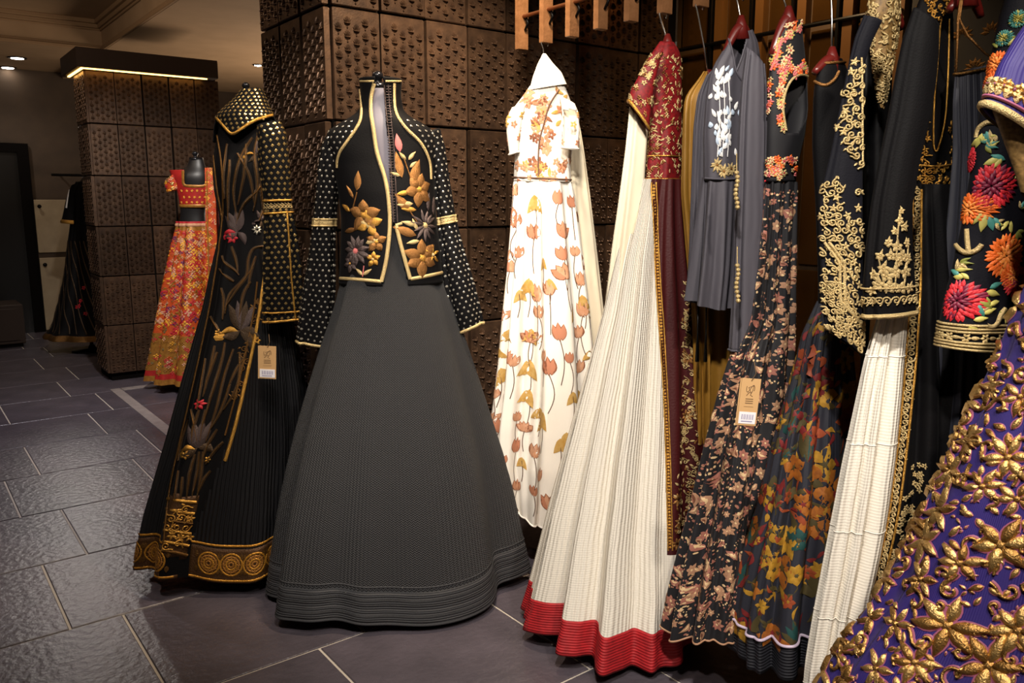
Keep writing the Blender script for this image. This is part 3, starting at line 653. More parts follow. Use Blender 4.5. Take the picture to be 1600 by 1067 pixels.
for rows, dd_, el, side in (([(516, 200, 548, 218), (502, 228, 534, 234), (497, 260, 529, 262), (494, 300, 527, 302), (489, 350, 522, 350), (482, 400, 521, 402), (474, 450, 521, 455), (467, 505, 514, 515), (464, 536, 504, 543)], 0, 348, 505),
                            ([(656, 215, 686, 200), (668, 238, 694, 228), (676, 280, 700, 275), (684, 345, 710, 340), (688, 400, 723, 390), (694, 450, 737, 437), (704, 500, 749, 485), (711, 525, 753, 506)], .04, 344, 697)):
    SL = Loft(rows, D-.02+dd_, 80, 80, [.95, .9, .9, .9, .85, .7, .6, .5, .45][:len(rows)], 0, (5, .002, .006, 1))
    so = SL.build('sleeve', M['velvet'], jk, thick=.003); e = Deco(SL)
    q = SL.uv(side, el); v = q[1] if q else .42*SL.m
    e.ring(v-1.2, .006, .003); e.ring(v+1.2, .006, .003); e.ring(v, .018, .0015); e.build('gold_band', gold, so); e.ring(SL.m-.6, .009, .003); e.build('cuff_braid', gold, so)
    e.dots_uv(.0172, .0034, .0012); e.build('sequins', M['sequin'], so, 'stuff')
# ================================================================== MANNEQUIN ON THE LEFT: black kaftan
D = 2.56
dress_form('black dress form inside the long black and gold kaftan, knob above the collar', 384, 134, D, [(150, 372, 396), (185, 368, 400), (215, 350, 424), (300, 350, 418), (345, 356, 414), (420, 350, 420)], .55, -20, .012)
kf = thing('kaftan', 'long black kaftan with gold iris embroidery, dotted collar and brocade hem', 'dress', foot(355, D))
K = Loft([(186, 352, 424), (196, 340, 436), (212, 337, 440), (240, 333, 434), (262, 331, 430), (300, 334, 426), (340, 344, 424), (380, 339, 428), (430, 327, 440), (480, 317, 452), (540, 300, 464), (600, 283, 474), (660, 268, 480), (720, 252, 484), (780, 236, 488), (830, 227, 490), (yat(.045, D)-6, 224, 492)],
         D, 220, 130, [.7, .6, .55, .6, .7, .7, .7, .7, .72, .74, .76, .78, .8, .82, .84, .86, .86], -12, (9, .0, .026, 1.3, .3), (.012, 4, 1))
panel = [(352, 186), (424, 186), (436, 300), (425, 380), (414, 420), (402, 500), (385, 590), (372, 640), (345, 720), (300, 842), (292, 900), (248, 900), (256, 820), (275, 720), (300, 610), (325, 500), (338, 400), (344, 330), (332, 262), (336, 200)]
pm = K.inside(panel); hb = rowmask(K, .925, 1)
gb_ = K.inside([(264, 772), (310, 777), (300, 820), (292, 872), (246, 868), (254, 820)]); K.build('front_panel', M['velvet'], kf, pm & ~gb_); K.build('embroidered_base', M['brocade_dark'], kf, pm & gb_, thick=.002); K.build('pleated_side', M['pleat_black'], kf, ~pm & ~hb)
kh = K.build('hem_band', M['brocade_dark'], kf, ~pm & hb, thick=.003)
d = Deco(K); BR = [M['brocade_light'], M['brocade'], M['gold_dark']]
jn = K.n
for j in range(0, jn, 9):
    vv = .9625*K.m; xx, yy = proj(K.pt(j, vv))
    if inpoly(xx, yy, panel) and j < jn/2: continue
    fr = (j, vv, 0); s_ = .033
    for q, rr in enumerate((.033, .024, .015, .007)):
        d.line(fr, [(rr*math.cos(t), rr*math.sin(t)) for t in np.linspace(0, 6.29, 19)], .006, .001, q % 2)
    for t in range(12): d.leaf(fr, .009*math.cos(t*.524), .009*math.sin(t*.524), t*.524, .022, .008, .001, 1)
    for sx in (-1, 1):
        for sy in (-1, 1): d.leaf(fr, sx*.04, sy*.012, PI/2*sy, .022, .012, .001, 2)
d.build('brocade_medallions', BR, kh)
q0 = d.at_px(360, 840)
for v in (.925, .995):
    for j in range(0, jn, 2):
        xx, yy = proj(K.pt(j, v*K.m))
        if not (inpoly(xx, yy, panel) and j < jn*.5): d.line((j, v*K.m, 0), [(-.008, 0), (.012, 0)], .007, .0015, 0)
d.build('hem_braid', [M['brocade_light']], kh, 'stuff')
GM = [M['gold_dark'], M['antique'], M['gold'], M['silver_thread'], M['red_thread'], M['copper_thread']]
for pts, w, m in (([(340, 212), (346, 250), (349, 300), (347, 350), (338, 420), (326, 490), (305, 590), (282, 690), (266, 765), (256, 850)], .006, 0), ([(333, 225), (336, 262), (340, 300), (348, 345)], .006, 0),
                  ([(414, 425), (408, 470), (396, 540), (383, 600), (368, 665), (352, 720)], .011, 2), ([(402, 440), (396, 490), (384, 550), (370, 612), (352, 680)], .006, 0), ([(426, 420), (420, 428), (414, 425)], .006, 0)):
    d.ribbon(pts, w, .003, m)
for y0, y1, w, m in ((779, 785, .010, 2), (795, 803, .010, 2), (828, 834, .009, 2), (846, 853, .009, 2), (860, 868, .010, 0), (812, 818, .006, 0)):
    d.ribbon([(262-(y0-779)*.1, y0), (282, (y0+y1)/2+1), (308-(y0-779)*.18, y1)], w, .003, m)
d.build('gold_braid', GM, kf, each=True)
ST = [[(405, 205), (398, 240), (402, 290), (396, 330)], [(395, 215), (375, 250), (365, 300), (372, 345)], [(372, 240), (390, 275), (398, 320)], [(420, 270), (400, 300), (380, 320), (370, 350)], [(412, 240), (408, 290), (412, 340)], [(360, 250), (356, 300), (358, 345)], [(385, 225), (382, 270), (372, 320)],
      [(412, 385), (396, 388), (388, 405), (386, 430), (372, 450), (352, 480)], [(348, 400), (352, 412), (368, 422), (374, 430)], [(362, 385), (370, 410), (372, 425)], [(396, 418), (378, 440), (358, 462), (352, 490)], [(346, 450), (350, 470), (348, 500)], [(392, 440), (380, 460), (374, 500)],
      [(330, 495), (338, 510), (345, 522)], [(352, 535), (345, 570), (330, 620), (318, 660)], [(365, 545), (350, 590), (338, 640), (322, 690)], [(375, 550), (372, 600), (350, 640)], [(340, 550), (325, 590), (318, 620)], [(385, 555), (368, 580), (355, 610)], [(322, 560), (315, 600), (308, 640)],
      [(300, 640), (304, 665), (308, 690)], [(312, 705), (308, 740), (300, 775)], [(305, 710), (296, 745), (292, 778)], [(318, 705), (314, 745), (308, 778)], [(340, 670), (325, 695), (316, 720)], [(280, 735), (276, 760), (274, 780)], [(350, 690), (335, 705), (322, 725)], [(296, 655), (285, 690), (280, 720)],
      [(356, 225), (350, 270), (352, 310)], [(430, 300), (415, 320), (404, 345)], [(366, 440), (350, 430), (344, 420)], [(400, 400), (392, 425), (388, 450)], [(336, 540), (330, 570), (322, 600)], [(360, 600), (346, 640), (330, 670)], [(312, 640), (302, 670), (300, 690)], [(330, 735), (318, 750), (310, 770)], [(286, 745), (284, 762), (283, 778)], [(322, 640), (316, 665), (312, 690)]]
for k_, p_ in enumerate(ST): (d.ribbon(p_, .012, .0025, 1, taper=True), d.ribbon(p_, .0045, .0042, 0, taper=True))
d.build('embroidered_stem', GM, kf, each=True)
def iris(x, y, s, ups=(60, 80, 100, 120), downs=(-20, 200, -60), m=1, gm=2):
    fr = d.at_px(x, y)
    if not fr: return
    e = fr[2]*s
    for a in ups: d.leaf(fr, 0, 0, R(a), e*1.5, e*.5, .004, 3 if a % 40 else m, 5)
    for a in downs: d.leaf(fr, 0, 0, R(a), e*1.0, e*.45, .004, m, 5, .15)
    d.leaf(fr, -e*.1, -e*.05, R(195), e*.9, e*.3, .006, gm, 5, -.2); d.dot(fr, -e*.9, -e*.35, e*.22, .005, gm)
    d.build('embroidered_iris', GM, kf)
iris(372, 362, 24, (75, 95, 115, 135), (200, -60), 3, 4); iris(376, 516, 32); iris(310, 700, 32, (70, 90, 110, 130), (-15, 200)); iris(400, 240, 16, (50, 70, 95), (240,)); iris(408, 345, 12, (60, 110), (250,), 1, 3)
for x, y in ((312, 632), (364, 372)): 
    fr = d.at_px(x, y)
    if fr: d.flower(fr, 0, 0, .02, 6, .5, .004, 4); d.build('red_blossom', GM, kf)
for x, y, r_ in ((290, 712, .016), (325, 718, .012), (402, 532, .013), (340, 520, .012), (283, 838, .012), (296, 812, .01), (272, 832, .01)):
    fr = d.at_px(x, y)
    if fr: d.flower(fr, 0, 0, r_, 5, .6, .004, 2)
fill(d, [(262, 786), (304, 788), (300, 848), (255, 856)], 15, 2, .7, .003, .004)
fill(d, [(404, 440), (412, 440), (396, 530), (372, 620), (360, 640), (380, 550)], 12, 0, .8, .002, .003)
d.build('gold_sequin_work', GM, kf, 'stuff')
C = Loft([(377, 141, 408, 138), (366, 156, 415, 152), (350, 170, 421, 168), (338, 182, 428, 180), (334, 200, 434, 196), (332, 222, 438, 216)], D-.015, 130, 70, [.95, .9, .85, .8, .74, .7], -12, sm=2)
C.cut([(325, 184), (338, 186), (349, 197), (362, 212), (376, 204), (398, 190), (436, 178), (445, 240), (325, 240)])
co = C.build('collar', M['velvet'], kf, thick=.003); e = Deco(C); e.dots_uv(.0150, .0050, .0012, n=4, keep=lambda x, y: not inpoly(x, y, [(325, 184), (338, 186), (349, 197), (362, 212), (376, 204), (398, 190), (436, 178), (445, 240), (325, 240)])); e.build('collar_sequins', M['sequin_gold'], co, 'stuff'); e.ribbon([(339, 185), (349, 196), (362, 210), (376, 202), (398, 188), (428, 179)], .009, .003); e.build('collar_braid', M['gold'], co)
SL = Loft([(402, 196, 436, 188), (404, 220, 446, 208), (405, 260, 451, 255), (412, 300, 453, 300), (415, 324, 454, 322), (414, 360, 462, 356), (413, 420, 470, 416), (413, 470, 472, 470), (414, 505, 468, 500)], D-.13, 90, 80, [.8, .85, .85, .85, .8, .7, .6, .5, .45], 0, (5, .002, .007, 1))
so = SL.build('sleeve', M['velvet'], kf, thick=.003); e = Deco(SL); v = SL.uv(434, 323)[1]
e.ring(v-2.5, .007, .003); e.ring(v+2.5, .007, .003); e.ring(SL.m-.5, .008, .003); e.ring(SL.m-4, .006, .003); e.ribbon([(448, 330), (452, 380), (456, 440), (462, 498)], .006, .003); e.build('gold_band', M['gold'], so, each=True)
for j in range(0, SL.n, 4): e.spiral((j, v, 0), 0, 0, .006, 1.2, .002, .001)
e.build('band_scrollwork', M['gold_pale'], so, 'stuff')
e.dots_uv(.0175, .0052, .0012, n=4); e.build('sequins', M['sequin_gold'], so, 'stuff')
fr = d.at_px(402, 359)
if fr: d.flower(fr, 0, 0, .017, 8, .4, .006); d.build('crystal_buckle', [M['sequin']], kf)
price_tag(kf, 418, 566, 27, 52, D-.245, R(-3))
# ================================================================== ORANGE LEHENGA ON ITS DRESS FORM
D = 5.2
dress_form('black dress form wearing the orange lehenga set, neck and midriff bare', 305, 240, D, [(246, 296, 317), (256, 295, 319), (264, 290, 322), (272, 270, 328), (285, 276, 328), (310, 281, 325), (335, 283, 320), (350, 280, 322), (380, 278, 326)], .6, 0, .02)
bl = thing('blouse', 'cropped red and orange cap sleeve blouse with a square neckline', 'blouse', foot(303, D))
B = Loft([(266, 266, 331), (275, 268, 331), (290, 275, 330), (305, 279, 328), (323, 282, 326)], D, 90, 40, .62, 0)
B.cut([(287, 258), (286, 290), (322, 291), (322, 258)]); B.build('blouse_body', M['orange_red'], bl, thick=.003)
d = Deco(B, .002); OM = [M['o_yellow'], M['orange_silk'], M['red_thread'], M['o_purple'], M['orange_gold'], M['sequin_gold'], M['print_peach']]
d.ribbon([(286, 262), (286, 290), (304, 291), (322, 291), (323, 262)], .018, .004, 4, curve=False); d.ring(B.m-1, .02, .003, 4)
for x in range(284, 326, 8):
    for y in (298, 308, 316):
        fr = d.at_px(x+(4 if y == 308 else 0), y)
        if fr: d.flower(fr, 0, 0, .009, 5, .6, .003, 0)
d.build('gold_trim', OM, bl)
for rows in ([(262, 280, 284, 266), (258, 285, 282, 282), (262, 300, 280, 296)], [(320, 266, 333, 276), (322, 280, 335, 285), (322, 296, 334, 300)]):
    SL = Loft(rows, D-.02, 40, 20, .7); so = SL.build('sleeve', M['orange_silk'], bl, thick=.003); e = Deco(SL, .002)
    for _ in range(60): e.flower(e.rand(), 0, 0, .014, 5, .6, .003, random.choice((0, 2, 6, 5)))
    e.build('sequin_flowers', OM, so, 'stuff')
lg = thing('lehenga_skirt', 'long orange sequinned lehenga skirt with a gold border and red stripe', 'skirt', foot(300, D))
L = Loft([(346, 279, 323), (356, 278, 326), (400, 270, 334), (450, 262, 341), (500, 254, 348), (550, 246, 353), (yat(.06, D), 238, 358)], D, 140, 90, .8, 0, (8, .006, .04, .7, .4))
for nm_, mt_, v0, v1 in (('waistband', 'orange_gold', 0, .045), ('skirt_body', 'orange_silk', .045, .70), ('gold_border', 'orange_gold', .70, .93), ('red_stripe', 'orange_red', .93, .96), ('hem', 'orange_gold', .96, 1)): L.build(nm_, M[mt_], lg, rowmask(L, v0, v1))
d = Deco(L, .002); d.ring(.02*L.m, .02, .004, 6); d.ring(.005*L.m, .012, .004, 2)
for _ in range(1500): d.flower(d.rand(.05, .70), 0, 0, random.uniform(.01, .024), 4, .7, .002, random.choice((0, 0, 1, 2, 2, 3, 4, 6, 6)), k=3)
for _ in range(500): d.flower(d.rand(.70, .93), 0, 0, random.uniform(.01, .018), 4, .6, .002, random.choice((0, 1, 4, 4, 6, 2)), k=3)
for _ in range(160): d.dot(d.rand(.05, .93), 0, 0, .008, .002, 5)
d.build('sequin_print', OM, lg, 'stuff')
dp = thing('dupatta', 'orange and red dupatta scarf hanging from the shoulder of the orange set', 'scarf', foot(330, D))
L = Loft([(262, 321, 333), (300, 322, 336), (350, 323, 337), (400, 324, 339), (460, 326, 341), (520, 330, 345), (570, 335, 350)], D-.16, 40, 60, .5, 0, (5, .004, .012, 1))
L.build('drape', M['orange_silk'], dp); d = Deco(L, .001); d.ribbon([(323.5, 268), (324.5, 350), (328, 480)], .014, .003, 4)
for _ in range(260): d.flower(d.rand(.0, 1), 0, 0, .014, 4, .7, .002, random.choice((0, 2, 6, 4)), k=3)
d.build('sequin_print', OM, dp, 'stuff')
L = Loft([(285, 331, 338), (340, 330, 341), (420, 330, 345), (500, 334, 350)], D-.08, 40, 40, .6, 0, (4, .004, .01, 1)); L.build('red_drape', M['dupatta_red'], dp)
# ================================================================== FAR MANNEQUIN BEHIND THE PILLAR
D = 6.55
dress_form('black dress form half hidden behind the far bronze pillar', 140, 262, D, [(268, 132, 150), (280, 130, 152), (290, 118, 166), (340, 124, 160), (400, 122, 162)], .6, 0, .02)
fd = thing('evening_dress', 'black dress with diagonal lines and gold hem, half behind the far pillar', 'dress', foot(140, D))
L = Loft([(284, 120, 162), (300, 113, 168), (350, 112, 166), (385, 108, 170), (430, 104, 180), (470, 96, 188), (510, 86, 196), (yat(.12, D), 74, 208)], D, 110, 80, .75, 0, (7, .003, .02, 1))
L.build('dress_body', M['velvet'], fd); d = Deco(L, .002)
d.ring(L.m-1, .05, .004, 0); d.build('gold_hem', [M['gold_dark']], fd)
for q in range(26):
    u0 = q/26*L.n
    pts = [(u0+t*20, (.38+.58*t)*L.m) for t in np.linspace(0, 1, 16)]
    d.strip3([L.pt(u, v, .002) for u, v in pts], [L.pt(u, v, 1)-L.pt(u, v, 0) for u, v in pts], .010, .002)
d.build('diagonal_lines', [M['antique']], fd)
for x, y in ((131, 450), (124, 478), (126, 470), (134, 490), (120, 480)):
    fr = d.at_px(x, y)
    if fr: d.flower(fr, 0, 0, .02, 5, .6, .003)
d.build('red_blossoms', [M['red_thread']], fd)
SL = Loft([(112, 290, 130, 284), (104, 310, 126, 310), (99, 335, 124, 338), (96, 348, 124, 350)], D-.05, 48, 24, .7); so = SL.build('sleeve', M['velvet'], fd)
e = Deco(SL, .002); e.ring(SL.m-1, .03, .004, 0); e.ribbon([(110, 290), (106, 310), (104, 325)], .016, .003, 1); e.build('gold_band', [M['gold'], M['white_thread']], so, each=True)
# ================================================================== HANGING RACK
RA = 1.64; ZB = 1.67
rk = thing('slat_rack', 'row of hanging wooden slats threaded on a copper rail above the dresses', 'clothes rack', (RA, 1.2, ZB))
SB = [2.088-.118*i for i in range(17)]
sl0 = MB().box((-.018, -.010, 0), (.018, .010, ZS-ZB), bev=.0015).build('slat', M['wood']); sl0.parent = rk
for i, b in enumerate(SB):
    z = ZB+random.uniform(-.003, .003)
    if i == 0: sl0.location = tuple(np.array([RA, b, z])-LOC[rk.name])
    else: inst(sl0, 'slat', (RA, b, z), rk)
MB().tube([(RA, SB[0], 1.765), (RA, SB[-1]-.05, 1.765)], .006, 10).build('rail', M['copper'], rk, True)
for b in SB: MB().tube([(RA+.004, b-.018, 1.762), (RA+.006, b-.024, 1.745), (RA+.004, b-.012, 1.725)], .004, 6).build('bracket', M['black_metal'], rk, True)
HDIR = np.array([math.cos(R(8)), -math.sin(R(8)), 0])
def hanger(b, label, py, px, D, half=.09, sag=.09):
    za = at(px, py, D)[2]; t = thing('clothes_hanger', label, 'hanger', (RA, b, za), 'clothes hangers on the rack')
    z = ZB+.004; P = np.array([RA-.006, b, 0]); h = HDIR; Q = at(px, py, D); Q[2] = 0
    hook = [P+h*x+[0, 0, z+y] for x, y in ((.012, -.012), (.016, .004), (.006, .014), (-.008, .010), (-.011, -.004), (-.004, -.020))]+[Q*.5+P*.5+[0, 0, (z-.03+za)/2], Q+[0, 0, za-.01]]
    MB().tube(hook, .0022, 8).build('hook', M['steel'], t, True)
    pts = [Q+h*x+[0, 0, za-.012-sag*abs(x/half)**1.5] for x in np.linspace(-half, half, 15)]
    MB().tube(pts, [.007+.007*(1-abs(i-7)/7) for i in range(15)], 10).build('arms', M['hanger_wood'], t, True)
    MB().tube([Q+[0, 0, za+.014], Q+[0, 0, za-.005], Q+[0, 0, za-.04]], [.006, .013, .022], 10).build('neck', M['hanger_wood'], t, True)
    return t
PR = [M['print_peach'], M['print_ochre'], M['print_brown'], M['print_line'], M['print_rust']]
def lotus_print(d, fr, s, up=1):
    k_ = random.random(); a = PI/2+random.uniform(-.25, .25)
    def pet(x, y, an, l, w, m, h=.0006, bend=0, o=2):      # printed petal with a darker outline
        d.leaf(fr, x-math.cos(an)*l*.04, y-math.sin(an)*l*.04, an, l*1.09, w*1.16, h*.4, o, 6, bend, .9); d.leaf(fr, x, y, an, l, w, h, m, 6, bend, .9)
    def stem(l, bx): d.line(fr, [(bx*math.sin(PI*t), -l*t) for t in np.linspace(0, 1, 9)], .0028, .0003, 3)
    if k_ < .42:                                   # closed bud on a long stem
        c = random.choice((0, 0, 4)); stem(random.uniform(1.4, 2.6)*s, random.uniform(-.25, .25)*s)
        pet(-.12*s, -.02*s, a+.22, s*.75, s*.34, c); pet(.12*s, -.02*s, a-.22, s*.75, s*.34, c, .0008); pet(0, -.05*s, a, s*.85, s*.36, c, .0011)
    elif k_ < .72:                                 # ochre lily pad drooping like an umbrella
        t_ = a-PI/2
        for an, l, w, b in ((-2.05, .95, .42, .12), (-1.1, .95, .42, -.12), (-1.75, .75, .4, 0), (-1.4, .75, .4, 0)): pet(0, .25*s, an+t_, l*s, w*s, 1, .0006, b, 1)
        stem(1.7*s, .1*s)
    else:                                          # opened lotus, rounded petals
        stem(1.6*s, -.1*s)
        for q in (-.75, .75, -.4, .4, 0): pet(q*.12*s, -.1*s, a-q, s*.78, s*.40, random.choice((0, 4, 0)), .0010-abs(q)*.0006)
def scatter(d, v0, v1, pitch, fn, jit=.3):
    L = d.L; z = L.len[-1]*v0+pitch/2; k = 0
    while z < L.len[-1]*v1:
        i = np.interp(z, L.len, np.arange(L.m+1)); c = np.interp(i, np.arange(L.m+1), L.circ); n = max(2, int(round(c/pitch)))
        for q in range(n):
            u = (q+.5*(k % 2)+random.uniform(-jit, jit))/n*L.n; fn((u, i+random.uniform(-jit, jit)*pitch/(L.len[-1]/L.m), 0))
        z += pitch*.9; k += 1
# ------------------------------------------------------------------ white lotus print dress
D = 2.56
hanger(SB[1], 'hanger holding the white lotus print dress', 128, 852, D, .05, .05)
g = thing('printed_dress', 'white long dress with peach and ochre lotus print and a tall white collar', 'dress', foot(848, D))
B = Loft([(135, 828, 884), (150, 818, 890), (168, 804, 897), (186, 794, 903), (205, 800, 903), (230, 805, 896), (260, 804, 892), (284, 803, 893)], D, 130, 60, [.5, .45, .36, .32, .34, .4, .45, .5], 22, (5, .001, .004, 1))
bo = B.build('bodice', M['white_cloth'], g, thick=.002); d = Deco(B)
for px_, py_ in [(random.uniform(800, 895), random.uniform(250, 282)) for _ in range(26)]+[(random.gauss(845, 9), random.uniform(150, 270)) for _ in range(34)]+[(random.gauss(826, 4), random.uniform(145, 175)) for _ in range(8)]+[(random.uniform(868, 892), random.uniform(140, 175)) for _ in range(10)]:
    fr = d.at_px(px_, py_)
    if fr: (d.flower(fr, 0, 0, random.uniform(.010, .022), 5, .6, .0006, random.choice((0, 0, 1, 4, 2)), k=4) if random.random() < .6 else d.leaf(fr, 0, 0, random.uniform(0, 6), .03, .012, .0006, random.choice((1, 2, 4)), 5))
d.build('printed_flowers', PR, bo, 'stuff')
d.ribbon([(873, 140), (858, 165), (849, 195), (842, 225), (841, 275)], .005, .002, 3); d.ribbon([(803, 277), (850, 279), (892, 281)], .006, .002, 3); d.ribbon([(803, 284), (850, 287), (893, 288)], .006, .002, 3); d.build('piping', PR, bo, each=True)
Cw = Loft([(848, 84, 853, 84), (840, 100, 864, 98), (832, 122, 878, 112), (827, 142, 886, 130)], D-.01, 60, 30, [.9, .6, .5, .46], 22); Cw.build('collar', M['white_cloth'], g)
for rows, nm in (([(800, 168, 822, 162), (790, 188, 816, 190), (792, 215, 812, 212), (796, 243, 810, 238)], 0), ([(874, 150, 898, 162), (878, 172, 904, 176), (879, 205, 906, 205), (878, 232, 903, 234)], 1)):
    SL = Loft(rows, D-.05 if nm == 0 else D-.06, 50, 24, [.5, .6, .7, .7]); 
    if nm: SL.cut([(880, 172), (902, 172), (902, 238), (879, 238)])
    so = SL.build('sleeve', M['white_cloth'], g, thick=.002); e = Deco(SL)
    for _ in range(12): e.flower(e.rand(.1, .9), 0, 0, .012, 5, .6, .0006, random.choice((0, 4, 1)))
    e.build('printed_flowers', PR, so, 'stuff'); e.ring(SL.m-.4, .006, .003); e.build('lace_edge', M['white_cloth'], so)
L = Loft([(284, 803, 893), (300, 803, 896), (360, 800, 903), (420, 796, 909), (480, 790, 916), (540, 785, 921), (600, 779, 925), (660, 771, 927), (720, 767, 925), (770, 772, 916), (803, 778, 904)], D, 220, 110, [.5, .5, .5, .52, .55, .58, .6, .6, .6, .6, .6], 22, (10, .004, .03, .6, .45), (.03, 3, 1.2))
so = L.build('skirt', M['white_cloth'], g); d = Deco(L, .0008)
scatter(d, .02, .97, .085, lambda fr: lotus_print(d, fr, random.uniform(.04, .068)), .42)
d.build('printed_lotus', PR, so, 'stuff'); d.ring(L.m-.3, .006, .003); d.build('rolled_hem', M['white_cloth'], so)
dp = thing('cream_drape', 'plain cream stole hanging behind the white lotus print dress', 'scarf', foot(915, D+.2))
L = Loft([(158, 872, 892), (190, 878, 904), (240, 884, 912), (300, 884, 920), (400, 886, 932), (500, 890, 943), (600, 895, 950), (700, 900, 955), (790, 905, 958)], D+.08, 70, 70, .35, 22, (5, .003, .010, 1)); L.build('cloth', M['cream'], dp)
# ------------------------------------------------------------------ white anarkali with a red bodice
D = 2.14
hanger(SB[5], 'hanger holding the white dress with the red bodice', 62, 1043, D+.04, .04, .05)
g = thing('anarkali_dress', 'white crinkled flared dress with red embroidered bodice, maroon front panel and red hem', 'dress', foot(1000, D))
B = Loft([(66, 1030, 1054), (80, 1020, 1064), (105, 1004, 1068), (130, 998, 1068), (165, 1004, 1067), (205, 1014, 1067), (250, 1011, 1066), (284, 1008, 1064)], D+.04, 130, 70, [.6, .55, .5, .48, .5, .55, .6, .62], 34, (4, .001, .004, 1))
bo = B.build('bodice', M['red_bodice'], g, thick=.002); d = Deco(B)
for _ in range(620): 
    fr = d.rand(.1, .97); k_ = random.random()
    if k_ < .5: d.leaf(fr, 0, 0, random.uniform(0, 6.28), .012, .004, .002, 0)
    else: d.flower(fr, 0, 0, .006, 4, .6, .002, random.choice((0, 1)), k=3)
d.build('gold_thread_sprigs', [M['gold_pale'], M['copper_thread']], bo, 'stuff')
d.ring(.82*d.L.m, .004, .002); d.ring(.985*d.L.m, .006, .003); d.build('waist_braid', M['gold'], bo, each=True)
SL = Loft([(1012, 92, 1036, 78), (996, 122, 1024, 124), (985, 142, 1018, 160), (982, 158, 1014, 205)], D-.05, 60, 30, [.5, .55, .6, .6]); so = SL.build('sleeve', M['red_bodice'], g, thick=.003)
e = Deco(SL)
for _ in range(70): e.flower(e.rand(.05, .9), 0, 0, .008, 5, .6, .002, random.choice((0, 0, 1)), k=3)
e.build('gold_thread_sprigs', [M['gold_pale'], M['copper_thread']], so, 'stuff'); e.ring(SL.m-.5, .008, .003); e.build('cuff_braid', M['gold'], so)
ul = Loft([(986, 146, 1014, 172), (983, 180, 1012, 205), (977, 240, 1008, 260), (968, 310, 1004, 320), (957, 390, 998, 395), (948, 470, 990, 475), (940, 545, 975, 550)], D-.02, 60, 60, .5, 10, (4, .002, .008, 1)); ul.build('under_sleeve', M['cream'], g)
L = Loft([(280, 1000, 1066), (330, 985, 1069), (400, 965, 1075), (480, 947, 1083), (560, 926, 1089), (640, 905, 1092), (720, 884, 1092), (800, 864, 1092), (880, 846, 1092), (930, 834, 1092), (yat(.04, D), 824, 1092)], D, 260, 130, [.6, .62, .66, .7, .74, .8, .86, .92, 1.0, 1.05, 1.08], 20, (11, .004, .036, .8, .4), (.014, 3, 2.0))
mp = L.inside([(1017, 278), (1024, 420), (1033, 560), (1040, 700), (1044, 870), (1100, 870), (1100, 278)]); hb = rowmask(L, .925, 1)
L.build('skirt', M['white_crinkle'], g, ~mp & ~hb); L.build('hem_band', M['red_hem'], g, hb & ~mp, thick=.003); fp = L.build('front_panel', M['maroon'], g, mp)
d = Deco(L)
for i in range(2): d.ribbon([(1018+i*7, 285), (1024+i*7, 420), (1033+i*7, 560), (1040+i*7, 700), (1044+i*7, 860)], .004, .002, 0)
for y in range(290, 860, 5):
    x = np.interp(y, [285, 420, 560, 700, 860], [1021.5, 1027.5, 1036.5, 1043.5, 1047.5]); fr = d.at_px(x, y)
    if fr: d.dot(fr, 0, 0, .0034, .002, 0)
d.build('gold_border', [M['gold']], fp)
for _ in range(260):
    y = random.uniform(440, 850); x = random.uniform(np.interp(y, [440, 850], [1068, 1056]), 1090); fr = d.at_px(x, y)
    if fr: (d.leaf(fr, 0, 0, random.uniform(0, 6.28), .014, .006, .002, random.choice((0, 1))) if random.random() < .6 else d.spiral(fr, 0, 0, .007, 1.2, .0025, .002, 0))
for x, y, s_ in ((1060, 780, .02), (1062, 815, .022), (1058, 850, .018), (1072, 650, .02), (1075, 560, .02)):
    fr = d.at_px(x, y)
    if fr: d.flower(fr, 0, 0, s_, 7, .4, .003, 1)
d.build('gold_thread_sprigs', [M['gold_pale'], M['copper_thread']], fp, 'stuff')
# ------------------------------------------------------------------ mustard robe further back
D = 2.10
g = thing('mustard_robe', 'mustard silk robe hanging behind the grey shirt, ties dangling', 'robe', foot(1110, D))
L = Loft([(112, 1100, 1118), (128, 1090, 1135), (150, 1068, 1150), (200, 1066, 1155), (300, 1064, 1160), (400, 1074, 1160), (480, 1084, 1158), (560, 1088, 1156), (640, 1090, 1152), (690, 1090, 1150)], D, 110, 70, .3, 25, (7, .004, .016, .8, .3)); L.build('robe_body', M['mustard'], g)
for x in (1091, 1104): MB().tube([at(x, 455, D-.1), at(x-1, 520, D-.12), at(x-2, 565, D-.12)], [.002, .002, .005], 6).build('tie_cord', M['black_metal'], g, True)
hanger(SB[6], 'hanger holding the mustard robe behind the grey shirt', 118, 1108, D, .04, .03)
# ------------------------------------------------------------------ grey shirt
D = 1.98
hanger(SB[7], 'hanger with dark red wooden arms inside the grey shirt collar', 34, 1158, D, .05, .07)
g = thing('embroidered_shirt', 'slate grey gathered shirt with white embroidered front and long sleeves', 'shirt', foot(1140, D))
B = Loft([(1137, 58, 1178, 44), (1128, 78, 1188, 62), (1112, 102, 1194, 90), (1102, 125, 1196, 120), (1096, 160, 1196, 160), (1092, 220, 1194, 220), (1093, 282, 1190, 282)], D, 130, 60, [.45, .42, .38, .36, .38, .42, .45], 30, (4, .001, .004, 1))
B.cut([(1139, 40), (1141, 66), (1147, 92), (1150, 112), (1158, 92), (1166, 62), (1172, 40)]); bo = B.build('bodice', M['shirt_grey'], g, thick=.003)
d = Deco(B); d.ribbon([(1138, 58), (1142, 72), (1147, 95), (1150, 112), (1160, 128), (1170, 140)], .004, .002); d.ribbon([(1150, 112), (1158, 92), (1166, 66)], .004, .002); d.ribbon([(1096, 278), (1130, 280), (1150, 279)], .005, .002); d.build('collar_edge', M['shirt_grey'], bo, each=True)
WT = [M['white_thread'], M['blue_thread'], M['gold_pale'], M['copper_thread']]
